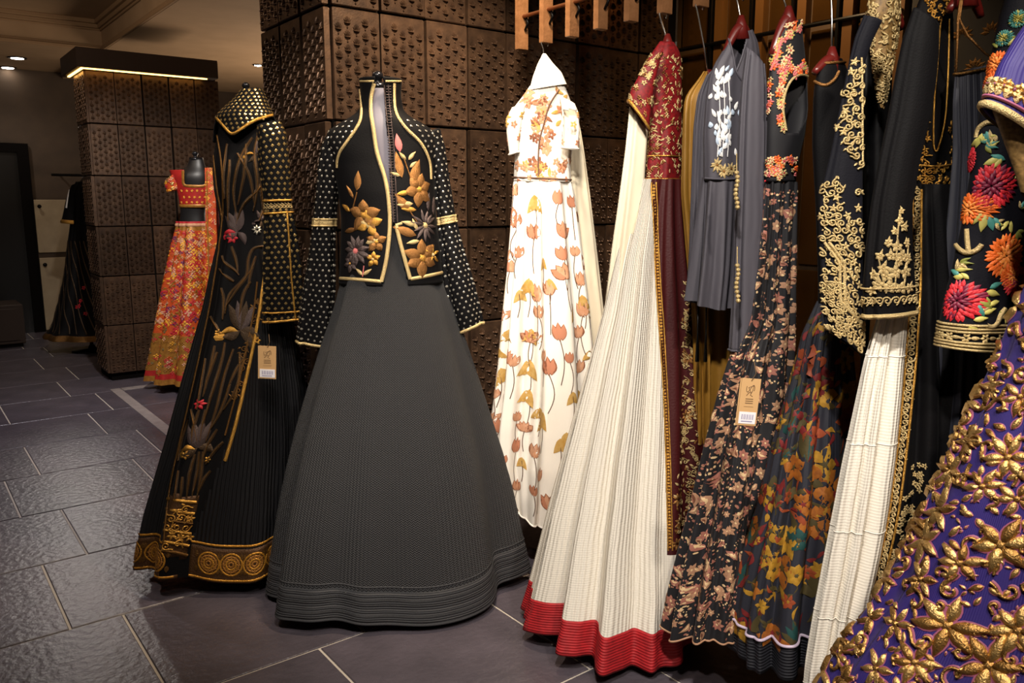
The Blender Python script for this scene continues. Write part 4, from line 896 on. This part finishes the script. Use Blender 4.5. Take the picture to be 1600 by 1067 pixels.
for _ in range(58):
    y = random.uniform(112, 245); x = random.gauss(1130, 9) if y > 150 else random.gauss(1128, 6); fr = d.at_px(x, y)
    if fr: d.leaf(fr, 0, 0, R(random.uniform(60, 120)), random.uniform(.014, .024), random.uniform(.008, .013), .004, random.choice((0, 0, 0, 1))); 
for x in (1122, 1130, 1138): d.ribbon([(x, 120), (x+2, 180), (x-2, 245)], .002, .0015, 0)
d.build('white_petals', WT, bo, 'stuff')
for x, y in ((1120, 258), (1142, 264), (1131, 268)):
    fr = d.at_px(x, y)
    if fr: d.flower(fr, 0, 0, .018, 9, .35, .003, 2, 3); d.build('gold_star_flower', WT, bo)
L = Loft([(278, 1094, 1186), (300, 1092, 1186), (360, 1086, 1184), (420, 1080, 1180), (474, 1074, 1172)], D, 160, 60, [.45, .46, .5, .55, .6], 30, (8, .002, .018, .7, .3), (.01, 2, .5)); L.build('peplum', M['shirt_grey'], g)
for rows, dd_ in (([(1166, 74, 1194, 100), (1158, 130, 1197, 135), (1153, 200, 1197, 200), (1150, 300, 1196, 300), (1146, 400, 1195, 400), (1143, 480, 1194, 480), (1139, 548, 1193, 556)], -.11), ([(1104, 118, 1124, 100), (1090, 150, 1112, 150), (1084, 200, 1106, 200), (1081, 300, 1102, 300), (1078, 400, 1098, 400), (1074, 468, 1096, 466)], .0)):
    SL = Loft(rows, D+dd_, 70, 60, .55, 0, (5, .002, .006, .7)); so = SL.build('sleeve', M['shirt_grey'], g, thick=.003); e = Deco(SL, .0005); e.ring(SL.m-.3, .005, .002); e.build('cuff_edge', M['shirt_grey'], so)
for y0, y1, x in ((270, 324, 1151), (415, 470, 1152)):
    b = MB()
    for q in range(9): y = y0+(y1-y0)*q/8; b.lathe(at(x+math.sin(q)*1.5, y, D-.19), [(.002, -.005), (.006, 0), (.004, .004), (.001, .005)], 8)
    b.tube([at(x, y0-30, D-.17), at(x, y1, D-.19)], .0012, 5); b.build('bead_tassel', M['gold_pale'], g, True)
# ------------------------------------------------------------------ paisley dress
D = 1.87
hanger(SB[8], 'hanger with dark red neck above the black paisley dress', 20, 1232, D, .045, .08)
g = thing('paisley_dress', 'black dress with tan paisley print and a floral embroidered sleeveless bodice', 'dress', foot(1180, D))
B = Loft([(1222, 40, 1254, 28), (1208, 62, 1257, 48), (1200, 90, 1262, 80), (1197, 125, 1266, 120), (1195, 170, 1268, 168), (1194, 215, 1262, 212), (1194, 250, 1252, 250), (1193, 284, 1246, 284)], D, 120, 60, [.5, .48, .42, .4, .42, .45, .5, .55], 30)
B.cut([(1226, 205), (1222, 170), (1226, 140), (1238, 122), (1256, 118), (1268, 130), (1268, 165), (1258, 190), (1246, 210)])
bo = B.build('bodice', M['paisley_black'], g, thick=.002); d = Deco(B); EM = [M['pink_thread'], M['em_lime'], M['p_cream'], M['em_orange'], M['red_thread'], M['gold_pale']]
d.ribbon([(1228, 204), (1223, 170), (1228, 140), (1240, 121), (1257, 117), (1268, 132)], .006, .003, 5); d.ribbon([(1197, 283), (1220, 286), (1245, 284)], .006, .003, 4); d.ribbon([(1222, 60), (1215, 85), (1205, 110)], .006, .003, 0); d.build('edging', EM, bo, each=True)
for pl, nn in (([(1228, 28), (1254, 28), (1250, 48), (1226, 66)], 26), ([(1198, 62), (1220, 62), (1216, 105), (1197, 110)], 34), ([(1234, 100), (1266, 90), (1266, 118), (1232, 124)], 24), ([(1195, 245), (1248, 245), (1245, 280), (1194, 282)], 46), ([(1216, 110), (1226, 90), (1232, 70), (1236, 80), (1222, 150), (1224, 205), (1216, 205)], 44), ([(1197, 110), (1206, 110), (1203, 180), (1196, 200)], 22)):
    c_ = 0
    while c_ < nn:
        x = random.uniform(min(p[0] for p in pl), max(p[0] for p in pl)); y = random.uniform(min(p[1] for p in pl), max(p[1] for p in pl))
        if inpoly(x, y, pl):
            c_ += 1; fr = d.at_px(x, y)
            if fr: d.flower(fr, 0, 0, random.uniform(.006, .011), 5, .6, .003, random.choice((0, 1, 2, 3, 5, 0)), 4, k=3)
d.build('embroidered_flowers', EM, bo, 'stuff')
L = Loft([(284, 1193, 1246), (340, 1190, 1244), (420, 1183, 1240), (500, 1172, 1238), (560, 1144, 1236), (620, 1126, 1232), (700, 1106, 1228), (780, 1088, 1222), (860, 1068, 1216), (920, 1054, 1212), (975, 1044, 1208)], D, 260, 130, [.55, .55, .6, .62, .62, .62, .62, .65, .68, .7, .72], 22, (11, .003, .02, .8, .4), (.012, 3, .4))
so = L.build('skirt', M['paisley_black'], g); d = Deco(L, .0008); PM = [M['p_tan'], M['p_pink'], M['p_cream'], M['p_brown']]
def paisley(fr):
    s_ = random.uniform(.010, .026); a = random.uniform(0, 6.28); k_ = random.random(); m = random.choice((0, 1, 0))
    if k_ < .4:
        d.leaf(fr, 0, 0, a, s_*1.5, s_*.8, .0004, m, 6, .2); d.leaf(fr, s_*.2*math.cos(a), s_*.2*math.sin(a), a, s_*1.0, s_*.4, .0008, random.choice((2, 3)), 5, .2)
        for q in range(5): b_ = a-1.2+q*.6; d.dot(fr, s_*.9*math.cos(b_), s_*.9*math.sin(b_), s_*.13, .0005, random.choice((2, 1)))
    elif k_ < .75: d.flower(fr, 0, 0, s_*.7, 6, .55, .0005, m, 2, a)
    else:
        for q in range(9): d.dot(fr, random.uniform(-1, 1)*s_, random.uniform(-1, 1)*s_, s_*.14, .0005, random.choice((0, 1, 2)))
scatter(d, .01, .99, .0285, paisley, .45); d.build('paisley_print', PM, so, 'stuff'); d.ring(L.m-.3, .005, .002, 0); d.build('rolled_hem', PM, so)
price_tag(g, 1170, 628, 30, 76, D-.30, R(-4))
# ------------------------------------------------------------------ sheer floral lehenga
D = 1.78
hanger(SB[9], 'hanger inside the dark sheer dress with orange flowers', 84, 1300, D, .05, .03)
g = thing('floral_gown', 'dark sheer gown with large orange and yellow flowers and a quilted hem', 'dress', foot(1250, D))
B = Loft([(1284, 96, 1318, 90), (1272, 112, 1330, 108), (1266, 150, 1336, 150), (1264, 230, 1336, 230), (1270, 320, 1332, 320), (1274, 420, 1328, 420), (1275, 470, 1326, 470)], D, 90, 60, .45, 30)
bo = B.build('bodice', M['velvet'], g); d = Deco(B); d.ribbon([(1268, 122), (1278, 130), (1290, 134), (1304, 124), (1310, 112)], .007, .003); d.ring(1, .006, .003); d.build('neck_braid', M['copper_thread'], bo, each=True)
L = Loft([(470, 1276, 1326), (520, 1254, 1330), (560, 1245, 1332), (620, 1230, 1336), (700, 1210, 1340), (780, 1194, 1343), (860, 1172, 1346), (920, 1158, 1348), (960, 1150, 1348), (1012, 1150, 1348)], D, 240, 120, [.5, .5, .5, .52, .56, .6, .62, .64, .66, .66], 18, (9, .002, .024, .8, .3), (.014, 2, 2.6))
hb = rowmask(L, .91, 1); so = L.build('skirt', M['sheer_dark'], g, ~hb); L.build('hem_band', M['hem_quilt'], g, hb, thick=.004)
d = Deco(L, .0008); FLM = [M['f_orange'], M['f_yellow'], M['f_red'], M['f_teal'], M['f_olive'], M['f_rust']]
def bloom(fr):
    k_ = random.random(); s_ = random.uniform(.025, .05)
    if k_ < .55: d.flower(fr, 0, 0, s_, random.choice((5, 6)), .6, .0006, random.choice((0, 1, 0, 5)), random.choice((2, 4)))
    elif k_ < .8:
        for q in range(4): d.leaf(fr, 0, 0, random.uniform(.3, 2.8), s_*1.6, s_*.5, .0005, random.choice((4, 4, 3, 2)), 5)
    else:
        d.line(fr, [(0, 0), (.02, .03), (.01, .07)], .003, .0004, 4); d.flower(fr, 0, 0, s_*.5, 6, .6, .0006, random.choice((2, 5, 1)), 1)
scatter(d, .02, .9, .05, lambda fr: [d.leaf(fr, 0, 0, random.uniform(0, 6.28), random.uniform(.02, .045), random.uniform(.006, .014), .0003, random.choice((4, 4, 1, 5, 2)), 5, .15) for _ in range(2)], .45); scatter(d, .02, .9, .085, bloom)
for x, y, s_, n_, m in ((1274, 755, .052, 4, 0), (1240, 730, .035, 5, 0), (1195, 870, .030, 6, 1), (1210, 890, .032, 6, 1), (1232, 775, .018, 6, 5), (1262, 895, .016, 7, 5), (1220, 660, .022, 5, 1), (1252, 660, .035, 4, 2), (1248, 845, .03, 5, 3), (1245, 575, .02, 5, 2), (1205, 780, .035, 4, 1), (1205, 830, .03, 4, 1), (1300, 790, .05, 4, 0), (1245, 900, .026, 7, 1), (1285, 590, .03, 5, 2)):
    fr = d.at_px(x, y)
    if fr: d.flower(fr, 0, 0, s_, n_, .75, .0012, m, 4, .5)
d.build('printed_flowers', FLM, so, 'stuff'); d.ring(.91*L.m, .007, .004, 0); d.build('pale_piping', M['pipe_pale'], so)
# ------------------------------------------------------------------ black jacket with gold scrollwork sleeve
D = 1.70
hanger(SB[10], 'hanger inside the black jacket with the gold collar', -10, 1388, D, .05, .05)
g = thing('embroidered_jacket', 'black silk jacket with dense pale gold scrollwork sleeve and gold collar', 'jacket', foot(1370, D))
B = Loft([(1372, -12, 1404, -16), (1356, 22, 1406, 12), (1342, 50, 1404, 40), (1340, 90, 1400, 90), (1340, 180, 1396, 180), (1342, 300, 1392, 300), (1344, 420, 1388, 420), (1346, 480, 1384, 480)], D+.04, 90, 70, [.6, .5, .42, .42, .45, .5, .5, .5], 30, (4, .001, .005, 1))
B.build('jacket_body', M['satin_black'], g)
Cg = Loft([(1366, -20, 1402, -24), (1358, 5, 1406, 0), (1352, 28, 1408, 30), (1360, 60, 1404, 62), (1364, 100, 1396, 100), (1372, 145, 1386, 148), (1377, 168, 1381, 170)], D-.03, 70, 50, [.8, .75, .6, .5, .5, .5, .5], 20, (4, .001, .003, 1)); co = Cg.build('collar', M['net_gold'], g)
e = Deco(Cg); 
for _ in range(330): 
    fr = e.rand(.0, .95); e.leaf(fr, 0, 0, random.uniform(0, 6.28), .014, .005, .002) if random.random() < .6 else e.spiral(fr, 0, 0, .006, 1.2, .0025, .002)
e.build('gold_scrollwork', M['gold_pale'], co, 'stuff')
SL = Loft([(1350, 24, 1378, 34), (1336, 58, 1362, 66), (1326, 100, 1350, 100), (1312, 170, 1348, 170), (1298, 240, 1348, 240), (1283, 300, 1348, 300), (1280, 340, 1348, 345), (1283, 400, 1348, 420), (1284, 470, 1349, 500), (1290, 512, 1348, 556)], D-.12, 130, 110, [.6, .55, .5, .42, .36, .34, .34, .34, .34, .34], 0, (3, .001, .004, 1), sm=2)
so = SL.build('sleeve', M['velvet_blue'], g, thick=.003); d = Deco(SL)
fill(d, [(1332, 92), (1347, 85), (1349, 262), (1337, 246), (1312, 218), (1302, 204), (1306, 172), (1320, 130)], 14, 0, .8, .0025, .0036)
fill(d, [(1280, 268), (1300, 285), (1308, 262), (1318, 300), (1324, 332), (1336, 340), (1340, 300), (1349, 285), (1349, 560), (1330, 552), (1300, 528), (1285, 508), (1282, 400), (1279, 330)], 14, 0, .8, .0025, .0036)
fill(d, [(1284, 430), (1310, 440), (1346, 500), (1346, 556), (1300, 526), (1286, 508)], 13, 0, .7, .003, .003)
d.build('gold_scrollwork', M['gold_pale'], so, 'stuff')
for o_ in (0, 7): d.ribbon([(1288+o_, 378), (1312+o_, 410), (1312+o_, 470), (1347, 507+o_*.4)], .006, .003, curve=False)
d.ribbon([(1286, 508), (1296, 514), (1304, 534), (1322, 550), (1344, 558)], .010, .004); d.ribbon([(1346, 90), (1347, 260)], .004, .002, curve=False); d.build('gold_cord', M['gold_pale'], so, each=True)
# ------------------------------------------------------------------ black velvet dress over a white skirt
D = 1.63
hanger(SB[11], 'hanger inside the black velvet dress with gold waist', -14, 1464, D+.05, .05, .04)
g = thing('velvet_dress', 'black velvet dress with gold waist and borders over a white crinkled underskirt', 'dress', foot(1440, D))
B = Loft([(1438, -14, 1490, -20), (1428, 8, 1494, 0), (1416, 34, 1498, 30), (1412, 90, 1500, 90), (1414, 160, 1500, 160), (1420, 220, 1496, 220), (1424, 262, 1492, 262), (1424, 290, 1494, 290)], D+.05, 120, 70, [.5, .46, .42, .42, .45, .5, .55, .55], 30, (4, .001, .005, 1))
bo = B.build('bodice', M['velvet'], g); d = Deco(B)
fill(d, [(1446, -6), (1492, -10), (1488, 18), (1462, 40), (1450, 30)], 11, 0, .6, .002, .003); fill(d, [(1440, 25), (1462, 30), (1452, 80), (1448, 112), (1443, 112), (1442, 70)], 10, 0, .6, .002, .003)
fill(d, [(1424, 258), (1492, 258), (1494, 292), (1424, 292)], 11, 0, .6, .002, .003); fill(d, [(1440, 190), (1450, 180), (1452, 258), (1436, 258)], 11, 0, .7, .002, .003); fill(d, [(1482, 190), (1492, 185), (1494, 258), (1484, 258)], 11, 0, .7, .002, .003)
d.build('gold_scrollwork', M['gold'], bo, 'stuff')
d.ribbon([(1482, 30), (1480, 110), (1476, 180), (1468, 220), (1462, 238), (1458, 228), (1459, 160), (1464, 90), (1468, 40)], .0035, .002); d.ribbon([(1424, 292), (1460, 297), (1493, 292)], .006, .003); d.ribbon([(1424, 256), (1460, 260), (1492, 256)], .004, .003); d.build('gold_cord', M['gold'], bo, each=True)
SL = Loft([(1428, 12, 1466, 40), (1412, 60, 1466, 80), (1402, 110, 1462, 125), (1390, 180, 1452, 185), (1376, 250, 1436, 250), (1364, 320, 1424, 320), (1356, 390, 1424, 390), (1352, 450, 1428, 445), (1354, 497, 1429, 488)], D-.10, 120, 100, [.6, .55, .5, .48, .46, .44, .42, .42, .42], 0, (3, .001, .006, 1))
so = SL.build('sleeve', M['velvet'], g, thick=.003); d = Deco(SL); v = SL.uv(1392, 470)[1]
for o_, w_ in ((-4, .004), (4.5, .004), (6, .004)): d.ring(v+o_, w_, .003)
d.ring(SL.m-.4, .007, .004); d.build('cuff_braid', M['gold_pale'], so, each=True)
for j in range(0, SL.n, 6): d.spiral((j, v, 0), 0, 0, .008, 1.3, .003, .002, 0, 1, 1)
for x, y, s_ in ((1408, 330, 6), (1405, 345, 8), (1398, 362, 7), (1412, 355, 8), (1402, 385, 10), (1388, 380, 8), (1392, 400, 9), (1410, 400, 10), (1416, 380, 7), (1375, 400, 8), (1380, 420, 10), (1398, 425, 12), (1415, 425, 11), (1365, 430, 9), (1372, 445, 11), (1390, 448, 12), (1408, 450, 11), (1420, 450, 9), (1362, 455, 8), (1385, 432, 10), (1404, 410, 8), (1418, 405, 8)):
    fr = d.at_px(x, y)
    if fr: d.flower(fr, 0, 0, s_*fr[2], 5, .7, .003, 0, 0, random.uniform(0, 1)); a = random.uniform(1, 2); d.leaf(fr, 0, 0, a, s_*1.5*fr[2], s_*.5*fr[2], .002, 0)
for p_ in ([(1405, 330), (1402, 365), (1400, 400), (1398, 455)], [(1372, 400), (1378, 430), (1385, 458)], [(1418, 372), (1416, 410), (1410, 455)]): d.ribbon(p_, .003, .002)
d.build('gold_sprigs', [M['gold_pale'], M['brocade_light']], so, 'stuff')
U = Loft([(285, 1408, 1424), (340, 1403, 1422), (400, 1395, 1422), (480, 1378, 1419), (560, 1354, 1412), (640, 1338, 1404), (720, 1322, 1395), (800, 1308, 1382), (880, 1294, 1366), (960, 1280, 1346), (1040, 1268, 1328), (yat(.03, D-.06), 1258, 1312)], D-.06, 180, 120, [.5, .5, .5, .52, .55, .6, .65, .7, .75, .8, .85, .9], 20, (7, .003, .018, .8, .3))
us = U.build('underskirt', M['white_crinkle'], g); d = Deco(U, .0005)
for v in (.3, .45, .6, .75, .88): d.ring(v*U.m, .003, .0008)
d.build('seam_tucks', M['white_crinkle'], us, each=True)
O = Loft([(288, 1412, 1494), (340, 1408, 1502), (420, 1404, 1512), (500, 1396, 1522), (600, 1386, 1530), (700, 1374, 1536), (800, 1356, 1540), (900, 1330, 1542), (1000, 1302, 1544), (yat(.03, D+.02), 1276, 1546)], D+.0, 200, 110, [.5, .5, .52, .55, .6, .62, .65, .7, .75, .8], 24, (8, .003, .02, .8, .2))
os_ = O.build('overskirt', M['velvet'], g); d = Deco(O)
for o_ in (-7, 7): d.ribbon([(1433+o_, 296), (1432+o_, 400), (1427+o_, 500), (1420+o_, 600), (1408+o_, 720), (1394+o_, 820), (1372+o_, 920), (1350+o_, 1010), (1335+o_, 1066)], .005, .003)
d.build('gold_border_cord', M['gold'], os_, each=True)
for y in range(300, 1066, 9):
    x = np.interp(y, [296, 400, 500, 600, 720, 820, 920, 1010, 1066], [1433, 1432, 1427, 1420, 1408, 1394, 1372, 1350, 1335]); fr = d.at_px(x, y)
    if fr: d.spiral(fr, 0, 0, .006, 1.2, .003, .002, 0, random.uniform(0, 6), random.choice((-1, 1)), 1); d.leaf(fr, 0, .004, random.uniform(0, 6), .008, .004, .002)
for _ in range(60):
    y = random.uniform(720, 900); fr = d.at_px(np.interp(y, [720, 900], [1425, 1390])+random.uniform(0, 22), y)
    if fr: d.flower(fr, 0, 0, .007, 5, .6, .002)
d.build('gold_border_scrolls', M['gold_pale'], os_, 'stuff')
# ------------------------------------------------------------------ black slip dress, gold edged scoop neck
D = 1.62
hanger(SB[12], 'hanger inside the black slip dress with gold edged neckline', -24, 1512, D, .05, .04)
g = thing('slip_dress', 'black sheer slip dress with a thin gold edged scoop neck, beside the velvet dress', 'dress', foot(1530, D))
B = Loft([(1488, 116, 1570, 96), (1486, 160, 1576, 150), (1490, 240, 1572, 240), (1484, 330, 1576, 330), (1472, 450, 1584, 450), (1460, 560, 1594, 560), (1446, 680, 1600, 680), (1434, 800, 1610, 800), (1422, 920, 1620, 920)], D, 140, 90, .5, 26, (8, .002, .02, .7))
bo = B.build('dress_body', M['sheer_dark'], g); d = Deco(B); d.ring(.3, .006, .003); d.build('neck_braid', M['gold_dark'], bo)
for pts in ([(1504, -22), (1497, 26), (1496, 60), (1494, 112)], [(1506, -20), (1499, 30), (1512, 56), (1540, 84), (1566, 98)]): MB().tube([at(x, y, D-.05) for x, y in pts], .0022, 6).build('strap', M['copper_thread'], g, True)
# ------------------------------------------------------------------ coat with chrysanthemums
D = 1.48
hanger(SB[13], 'hanger inside the coat embroidered with red and orange chrysanthemums', -16, 1620, D, .04, .03)
g = thing('embroidered_coat', 'black coat sleeve embroidered with red and orange chrysanthemums and gold scrolls', 'coat', foot(1580, D))
SL = Loft([(1574, -20, 1640, -10), (1560, 30, 1640, 30), (1550, 80, 1635, 80), (1538, 130, 1628, 130), (1526, 200, 1620, 200), (1514, 280, 1612, 280), (1502, 350, 1606, 350), (1486, 420, 1600, 420), (1470, 480, 1594, 480), (1462, 522, 1590, 526), (1460, 540, 1590, 553)], D, 150, 130, [.6, .6, .6, .58, .55, .52, .5, .48, .46, .45, .45], 10, (3, .001, .005, 1))
so = SL.build('coat_sleeve', M['velvet_blue'], g, thick=.003); d = Deco(SL)
QM = [M['em_red'], M['em_crimson'], M['em_orange'], M['em_orange2'], M['em_green'], M['em_teal'], M['em_lime'], M['gold_pale']]
def chrys(x, y, rpx, a=0, b=1, full=True):
    fr = d.at_px(x, y)
    if not fr: return
    r = rpx*fr[2]
    for k_, (rr, n_, m) in enumerate(((.05, 6, b), (.30, 10, b), (.55, 16, a), (.80, 22, a), (1.02, 26, a))):
        for q in range(n_):
            an = 2*PI*(q+.5*(k_ % 2))/n_+random.uniform(-.08, .08); d.leaf(fr, rr*r*.62*math.cos(an), rr*r*.62*math.sin(an), an, r*.38, r*.2, .0055-.0008*k_, m if random.random() < .85 else b, 4)
    d.build('chrysanthemum', QM, so)
for a in ((1549, 291, 37, 0, 1), (1515, 326, 25, 2, 3), (1571, 400, 36, 2, 3), (1496, 470, 34, 0, 1), (1588, 440, 26, 0, 1), (1514, 262, 14, 2, 3), (1519, 250, 20, 0, 0), (1556, 100, 20, 2, 3), (1548, 130, 16, 2, 2), (1568, 60, 13, 5, 6), (1580, 430, 22, 2, 3), (1590, 30, 14, 5, 6), (1552, 40, 10, 7, 6)): chrys(*a)
for x, y, an, l in ((1562, 248, 200, 26), (1566, 245, 240, 22), (1570, 250, 160, 24), (1540, 335, 265, 28), (1545, 338, 290, 24), (1535, 332, 240, 22), (1552, 340, 310, 18), (1500, 430, 160, 22), (1508, 432, 185, 24), (1515, 436, 150, 18), (1545, 450, 20, 24), (1540, 455, 345, 26), (1530, 470, 330, 26), (1528, 475, 300, 24), (1520, 500, 10, 22), (1510, 508, 340, 18), (1535, 490, 20, 24), (1560, 470, 200, 22), (1488, 400, 80, 20), (1482, 420, 100, 22), (1536, 208, 250, 24), (1530, 215, 225, 20), (1542, 205, 285, 20), (1558, 170, 80, 16), (1575, 345, 230, 20), (1578, 345, 280, 20), (1575, 72, 60, 14), (1560, 75, 140, 14)):
    fr = d.at_px(x, y)
    if fr: d.leaf(fr, 0, 0, R(an), l*fr[2], l*.42*fr[2], .004, random.choice((4, 5, 6, 6)), 5); d.build('embroidered_leaf', QM, so)
for _ in range(46):
    x, y = random.uniform(1480, 1598), random.uniform(150, 505)
    if any(math.hypot(x-a, y-b) < r for a, b, r in ((1549, 291, 42), (1515, 326, 27), (1571, 400, 40), (1496, 470, 38), (1588, 440, 28), (1545, 180, 34), (1512, 380, 26))): continue
    fr = d.at_px(x, y)
    if fr: an = random.uniform(0, 6.28); l = random.uniform(12, 20)*fr[2]; [d.leaf(fr, 0, 0, an+q*.7, l, l*.4, .003, random.choice((4, 5, 6, 7)), 5) for q in (-1, 0, 1)]
d.build('small_leaves', QM, so, 'stuff')
for pts in ([(1527, 215), (1530, 200), (1545, 190), (1562, 192), (1566, 180), (1558, 168), (1562, 152), (1556, 148), (1548, 152)], [(1489, 385), (1492, 374), (1498, 388), (1512, 396), (1528, 390), (1534, 382)], [(1511, 358), (1512, 378), (1514, 394)], [(1540, 508), (1548, 512), (1558, 505), (1562, 490), (1570, 482)], [(1580, 190), (1586, 200), (1580, 210)]): d.ribbon(pts, .009, .004, 7); d.build('gold_scroll', QM, so)
v = SL.uv(1520, 520)[1]
for v_ in (v-2.5, v-1.2, v, SL.m-3.2, SL.m-2, SL.m-.6): d.ring(v_, .005, .003, 7)
d.build('cuff_braid', QM, so, each=True)
vc = (v+SL.m-3.2)/2
for j in range(0, SL.n, 11): d.flower((j, vc, 0), 0, 0, .011, 6, .5, .003, 7); d.leaf((j+5, vc, 0), -.008, 0, 0, .018, .008, .003, 7)
d.build('cuff_flowers', QM, so, 'stuff')
B = Loft([(-40, 1600, 1700), (40, 1590, 1720), (200, 1590, 1720), (480, 1580, 1730), (800, 1570, 1750)], D+.12, 70, 50, .4, 26); B.build('coat_body', M['velvet_blue'], g)
# ------------------------------------------------------------------ purple lehenga with raised gold work
D = 1.30
hanger(SB[14], 'hanger inside the purple dress at the right edge', -56, 1790, D, .07, .05)
g = thing('purple_gown', 'purple gown covered with raised gold leaves and flowers edged in pink', 'dress', foot(1790, D))
L = Loft([(430, 1622, 1958), (500, 1594, 1980), (560, 1572, 2000), (620, 1546, 2020), (680, 1518, 2045), (740, 1492, 2070), (800, 1466, 2095), (860, 1440, 2120), (920, 1412, 2150), (980, 1376, 2180), (1040, 1334, 2210), (1120, 1290, 2250), (yat(.03, D), 1262, 2280)], D, 280, 150, .52, 0, (11, .003, .012, .8))
so = L.build('skirt', M['purple'], g); d = Deco(L, .001); GP = [M['puffy_gold'], M['puffy_gold2'], M['pink_cord'], M['gold_pale']]
def pleaf(fr, x, y, a, l, w, m=0):
    d.leaf(fr, x-math.cos(a)*l*.05, y-math.sin(a)*l*.05, a, l*1.1, w*1.2, .002, 2, 6); d.leaf(fr, x, y, a, l, w, .011*min(1, w/.02), m, 6)
def pflower(x, y, s_, n_=6, up=None):
    fr = d.at_px(x, y)
    if not fr: return
    for q in range(n_): a = 2*PI*q/n_+random.uniform(-.2, .2)+.4; pleaf(fr, .004*math.cos(a), .004*math.sin(a), a, s_*random.uniform(.8, 1.15), s_*.44, random.choice((0, 0, 1)))
    d.dot(fr, 0, 0, s_*.2, .010, 1); d.build('raised_flower', GP, so)
big = [(1564, 852, .048), (1482, 978, .05), (1470, 797, .036), (1590, 985, .045), (1440, 905, .032), (1515, 690, .028), (1575, 715, .036), (1400, 975, .03), (1545, 1040, .05), (1500, 880, .036), (1595, 620, .028), (1430, 1035, .035), (1590, 780, .03), (1555, 600, .022), (1535, 760, .03), (1370, 1045, .03)]
for b_ in big: pflower(*b_)
occ = [(x, y, s_*700) for x, y, s_ in big]
def scrolls(n_, r0, r1, sep):
    c_ = 0; tries = 0
    while c_ < n_ and tries < 6000:
        tries += 1; x = random.uniform(1300, 1640); y = random.uniform(500, 1100); r = random.uniform(r0, r1)
        if any(math.hypot(x-a, y-b) < (q+r)*.7 for a, b, q in occ): continue
        fr = d.at_px(x, y)
        if not fr: continue
        occ.append((x, y, r)); c_ += 1; e_ = r*fr[2]; k_ = random.random()
        if k_ < .45:
            a0 = random.uniform(0, 6); sg = random.choice((-1, 1)); d.spiral(fr, 0, 0, e_*.75, .8, .0055, .005, 1, a0, sg, .9); d.spiral(fr, .0015, .0015, e_*.75, .8, .008, .001, 2, a0, sg, .9)
            pleaf(fr, 0, 0, a0+2, e_*.7, e_*.42)
        else:
            a = random.uniform(0, 6.28)
            for q in range(random.choice((2, 3))): pleaf(fr, e_*.15*math.cos(a+q*2), e_*.15*math.sin(a+q*2), a+q*random.uniform(1.4, 2.4), e_*random.uniform(.8, 1.0), e_*.42, random.choice((0, 1, 0)))
        if sep: d.build('raised_leaf_sprig', GP, so)
scrolls(110, 18, 28, True); scrolls(260, 9, 15, False); d.build('small_gold_leaves', GP, so, 'stuff')
def far_sprigs(d, n_, v0):
    got = []; L = d.L
    for _ in range(n_*6):
        if len(got) >= n_: break
        fr = d.rand(v0, 1); p_ = L.pt(fr[0], fr[1]); x, y = proj(p_)
        if fr[0] < L.n/2 and x < 1625 and y < 1090: continue
        if any(np.linalg.norm(p_-q) < .042 for q in got): continue
        got.append(p_); a = random.uniform(0, 6.28); e_ = random.uniform(.024, .045); k_ = random.choice((3, 4, 6))
        for q in range(k_): an = a+q*6.28/k_; d.leaf(fr, 0, 0, an, e_*1.1, e_*.48, .002, 2, 5); d.leaf(fr, 0, 0, an, e_, e_*.38, .009, random.choice((0, 1, 0)), 5)
        if random.random() < .5: d.spiral(fr, e_*.8, 0, e_*.5, .9, .005, .005, 1, a, 1, .9)
far_sprigs(d, 420, .02); d.build('gold_leaves_around', GP, so, 'stuff')
B = Loft([(1740, -62, 1840, -62), (1690, -30, 1890, -30), (1640, 30, 1938, 30), (1622, 140, 1952, 140), (1640, 260, 1936, 260), (1650, 350, 1930, 350), (1620, 440, 1960, 440)], D, 90, 60, .5, 0); bo = B.build('bodice', M['purple'], g); db = Deco(B, .001)
for _ in range(170):
    fr = db.rand(.1, .98)
    db.flower(fr, 0, 0, random.uniform(.014, .026), random.choice((4, 5, 6)), .45, .006, random.choice((0, 1)), 2)
db.build('raised_flowers', GP, bo, 'stuff')
SL = Loft([(1640, -10, 1730, 10), (1612, 24, 1690, 50), (1586, 60, 1660, 84), (1562, 100, 1640, 130), (1546, 140, 1630, 190), (1536, 164, 1618, 222)], D-.06, 90, 50, .6); s2 = SL.build('sleeve', M['purple'], g, thick=.003); e = Deco(SL, .001)
e.ring(SL.m-.5, .012, .005, 3); e.ring(SL.m-4, .005, .004, 2); e.build('cuff_braid', GP, s2, each=True)
for j in range(0, SL.n, 5): e.flower((j, SL.m-9, 0), 0, 0, .016, 6, .5, .006, random.choice((0, 3)), 2)
for j in range(0, SL.n, 5): e.leaf((j+2.5, SL.m-4.5, 0), 0, 0, PI/2, .02, .011, .006, random.choice((3, 3, 0)))
e.build('raised_flowers', GP, s2, 'stuff')
N_ = Loft([(1552, 172, 1620, 222), (1566, 210, 1622, 250), (1582, 255, 1626, 290), (1596, 300, 1630, 330)], D-.05, 60, 30, .5); N_.build('net_lining', M['net_gold'], g)
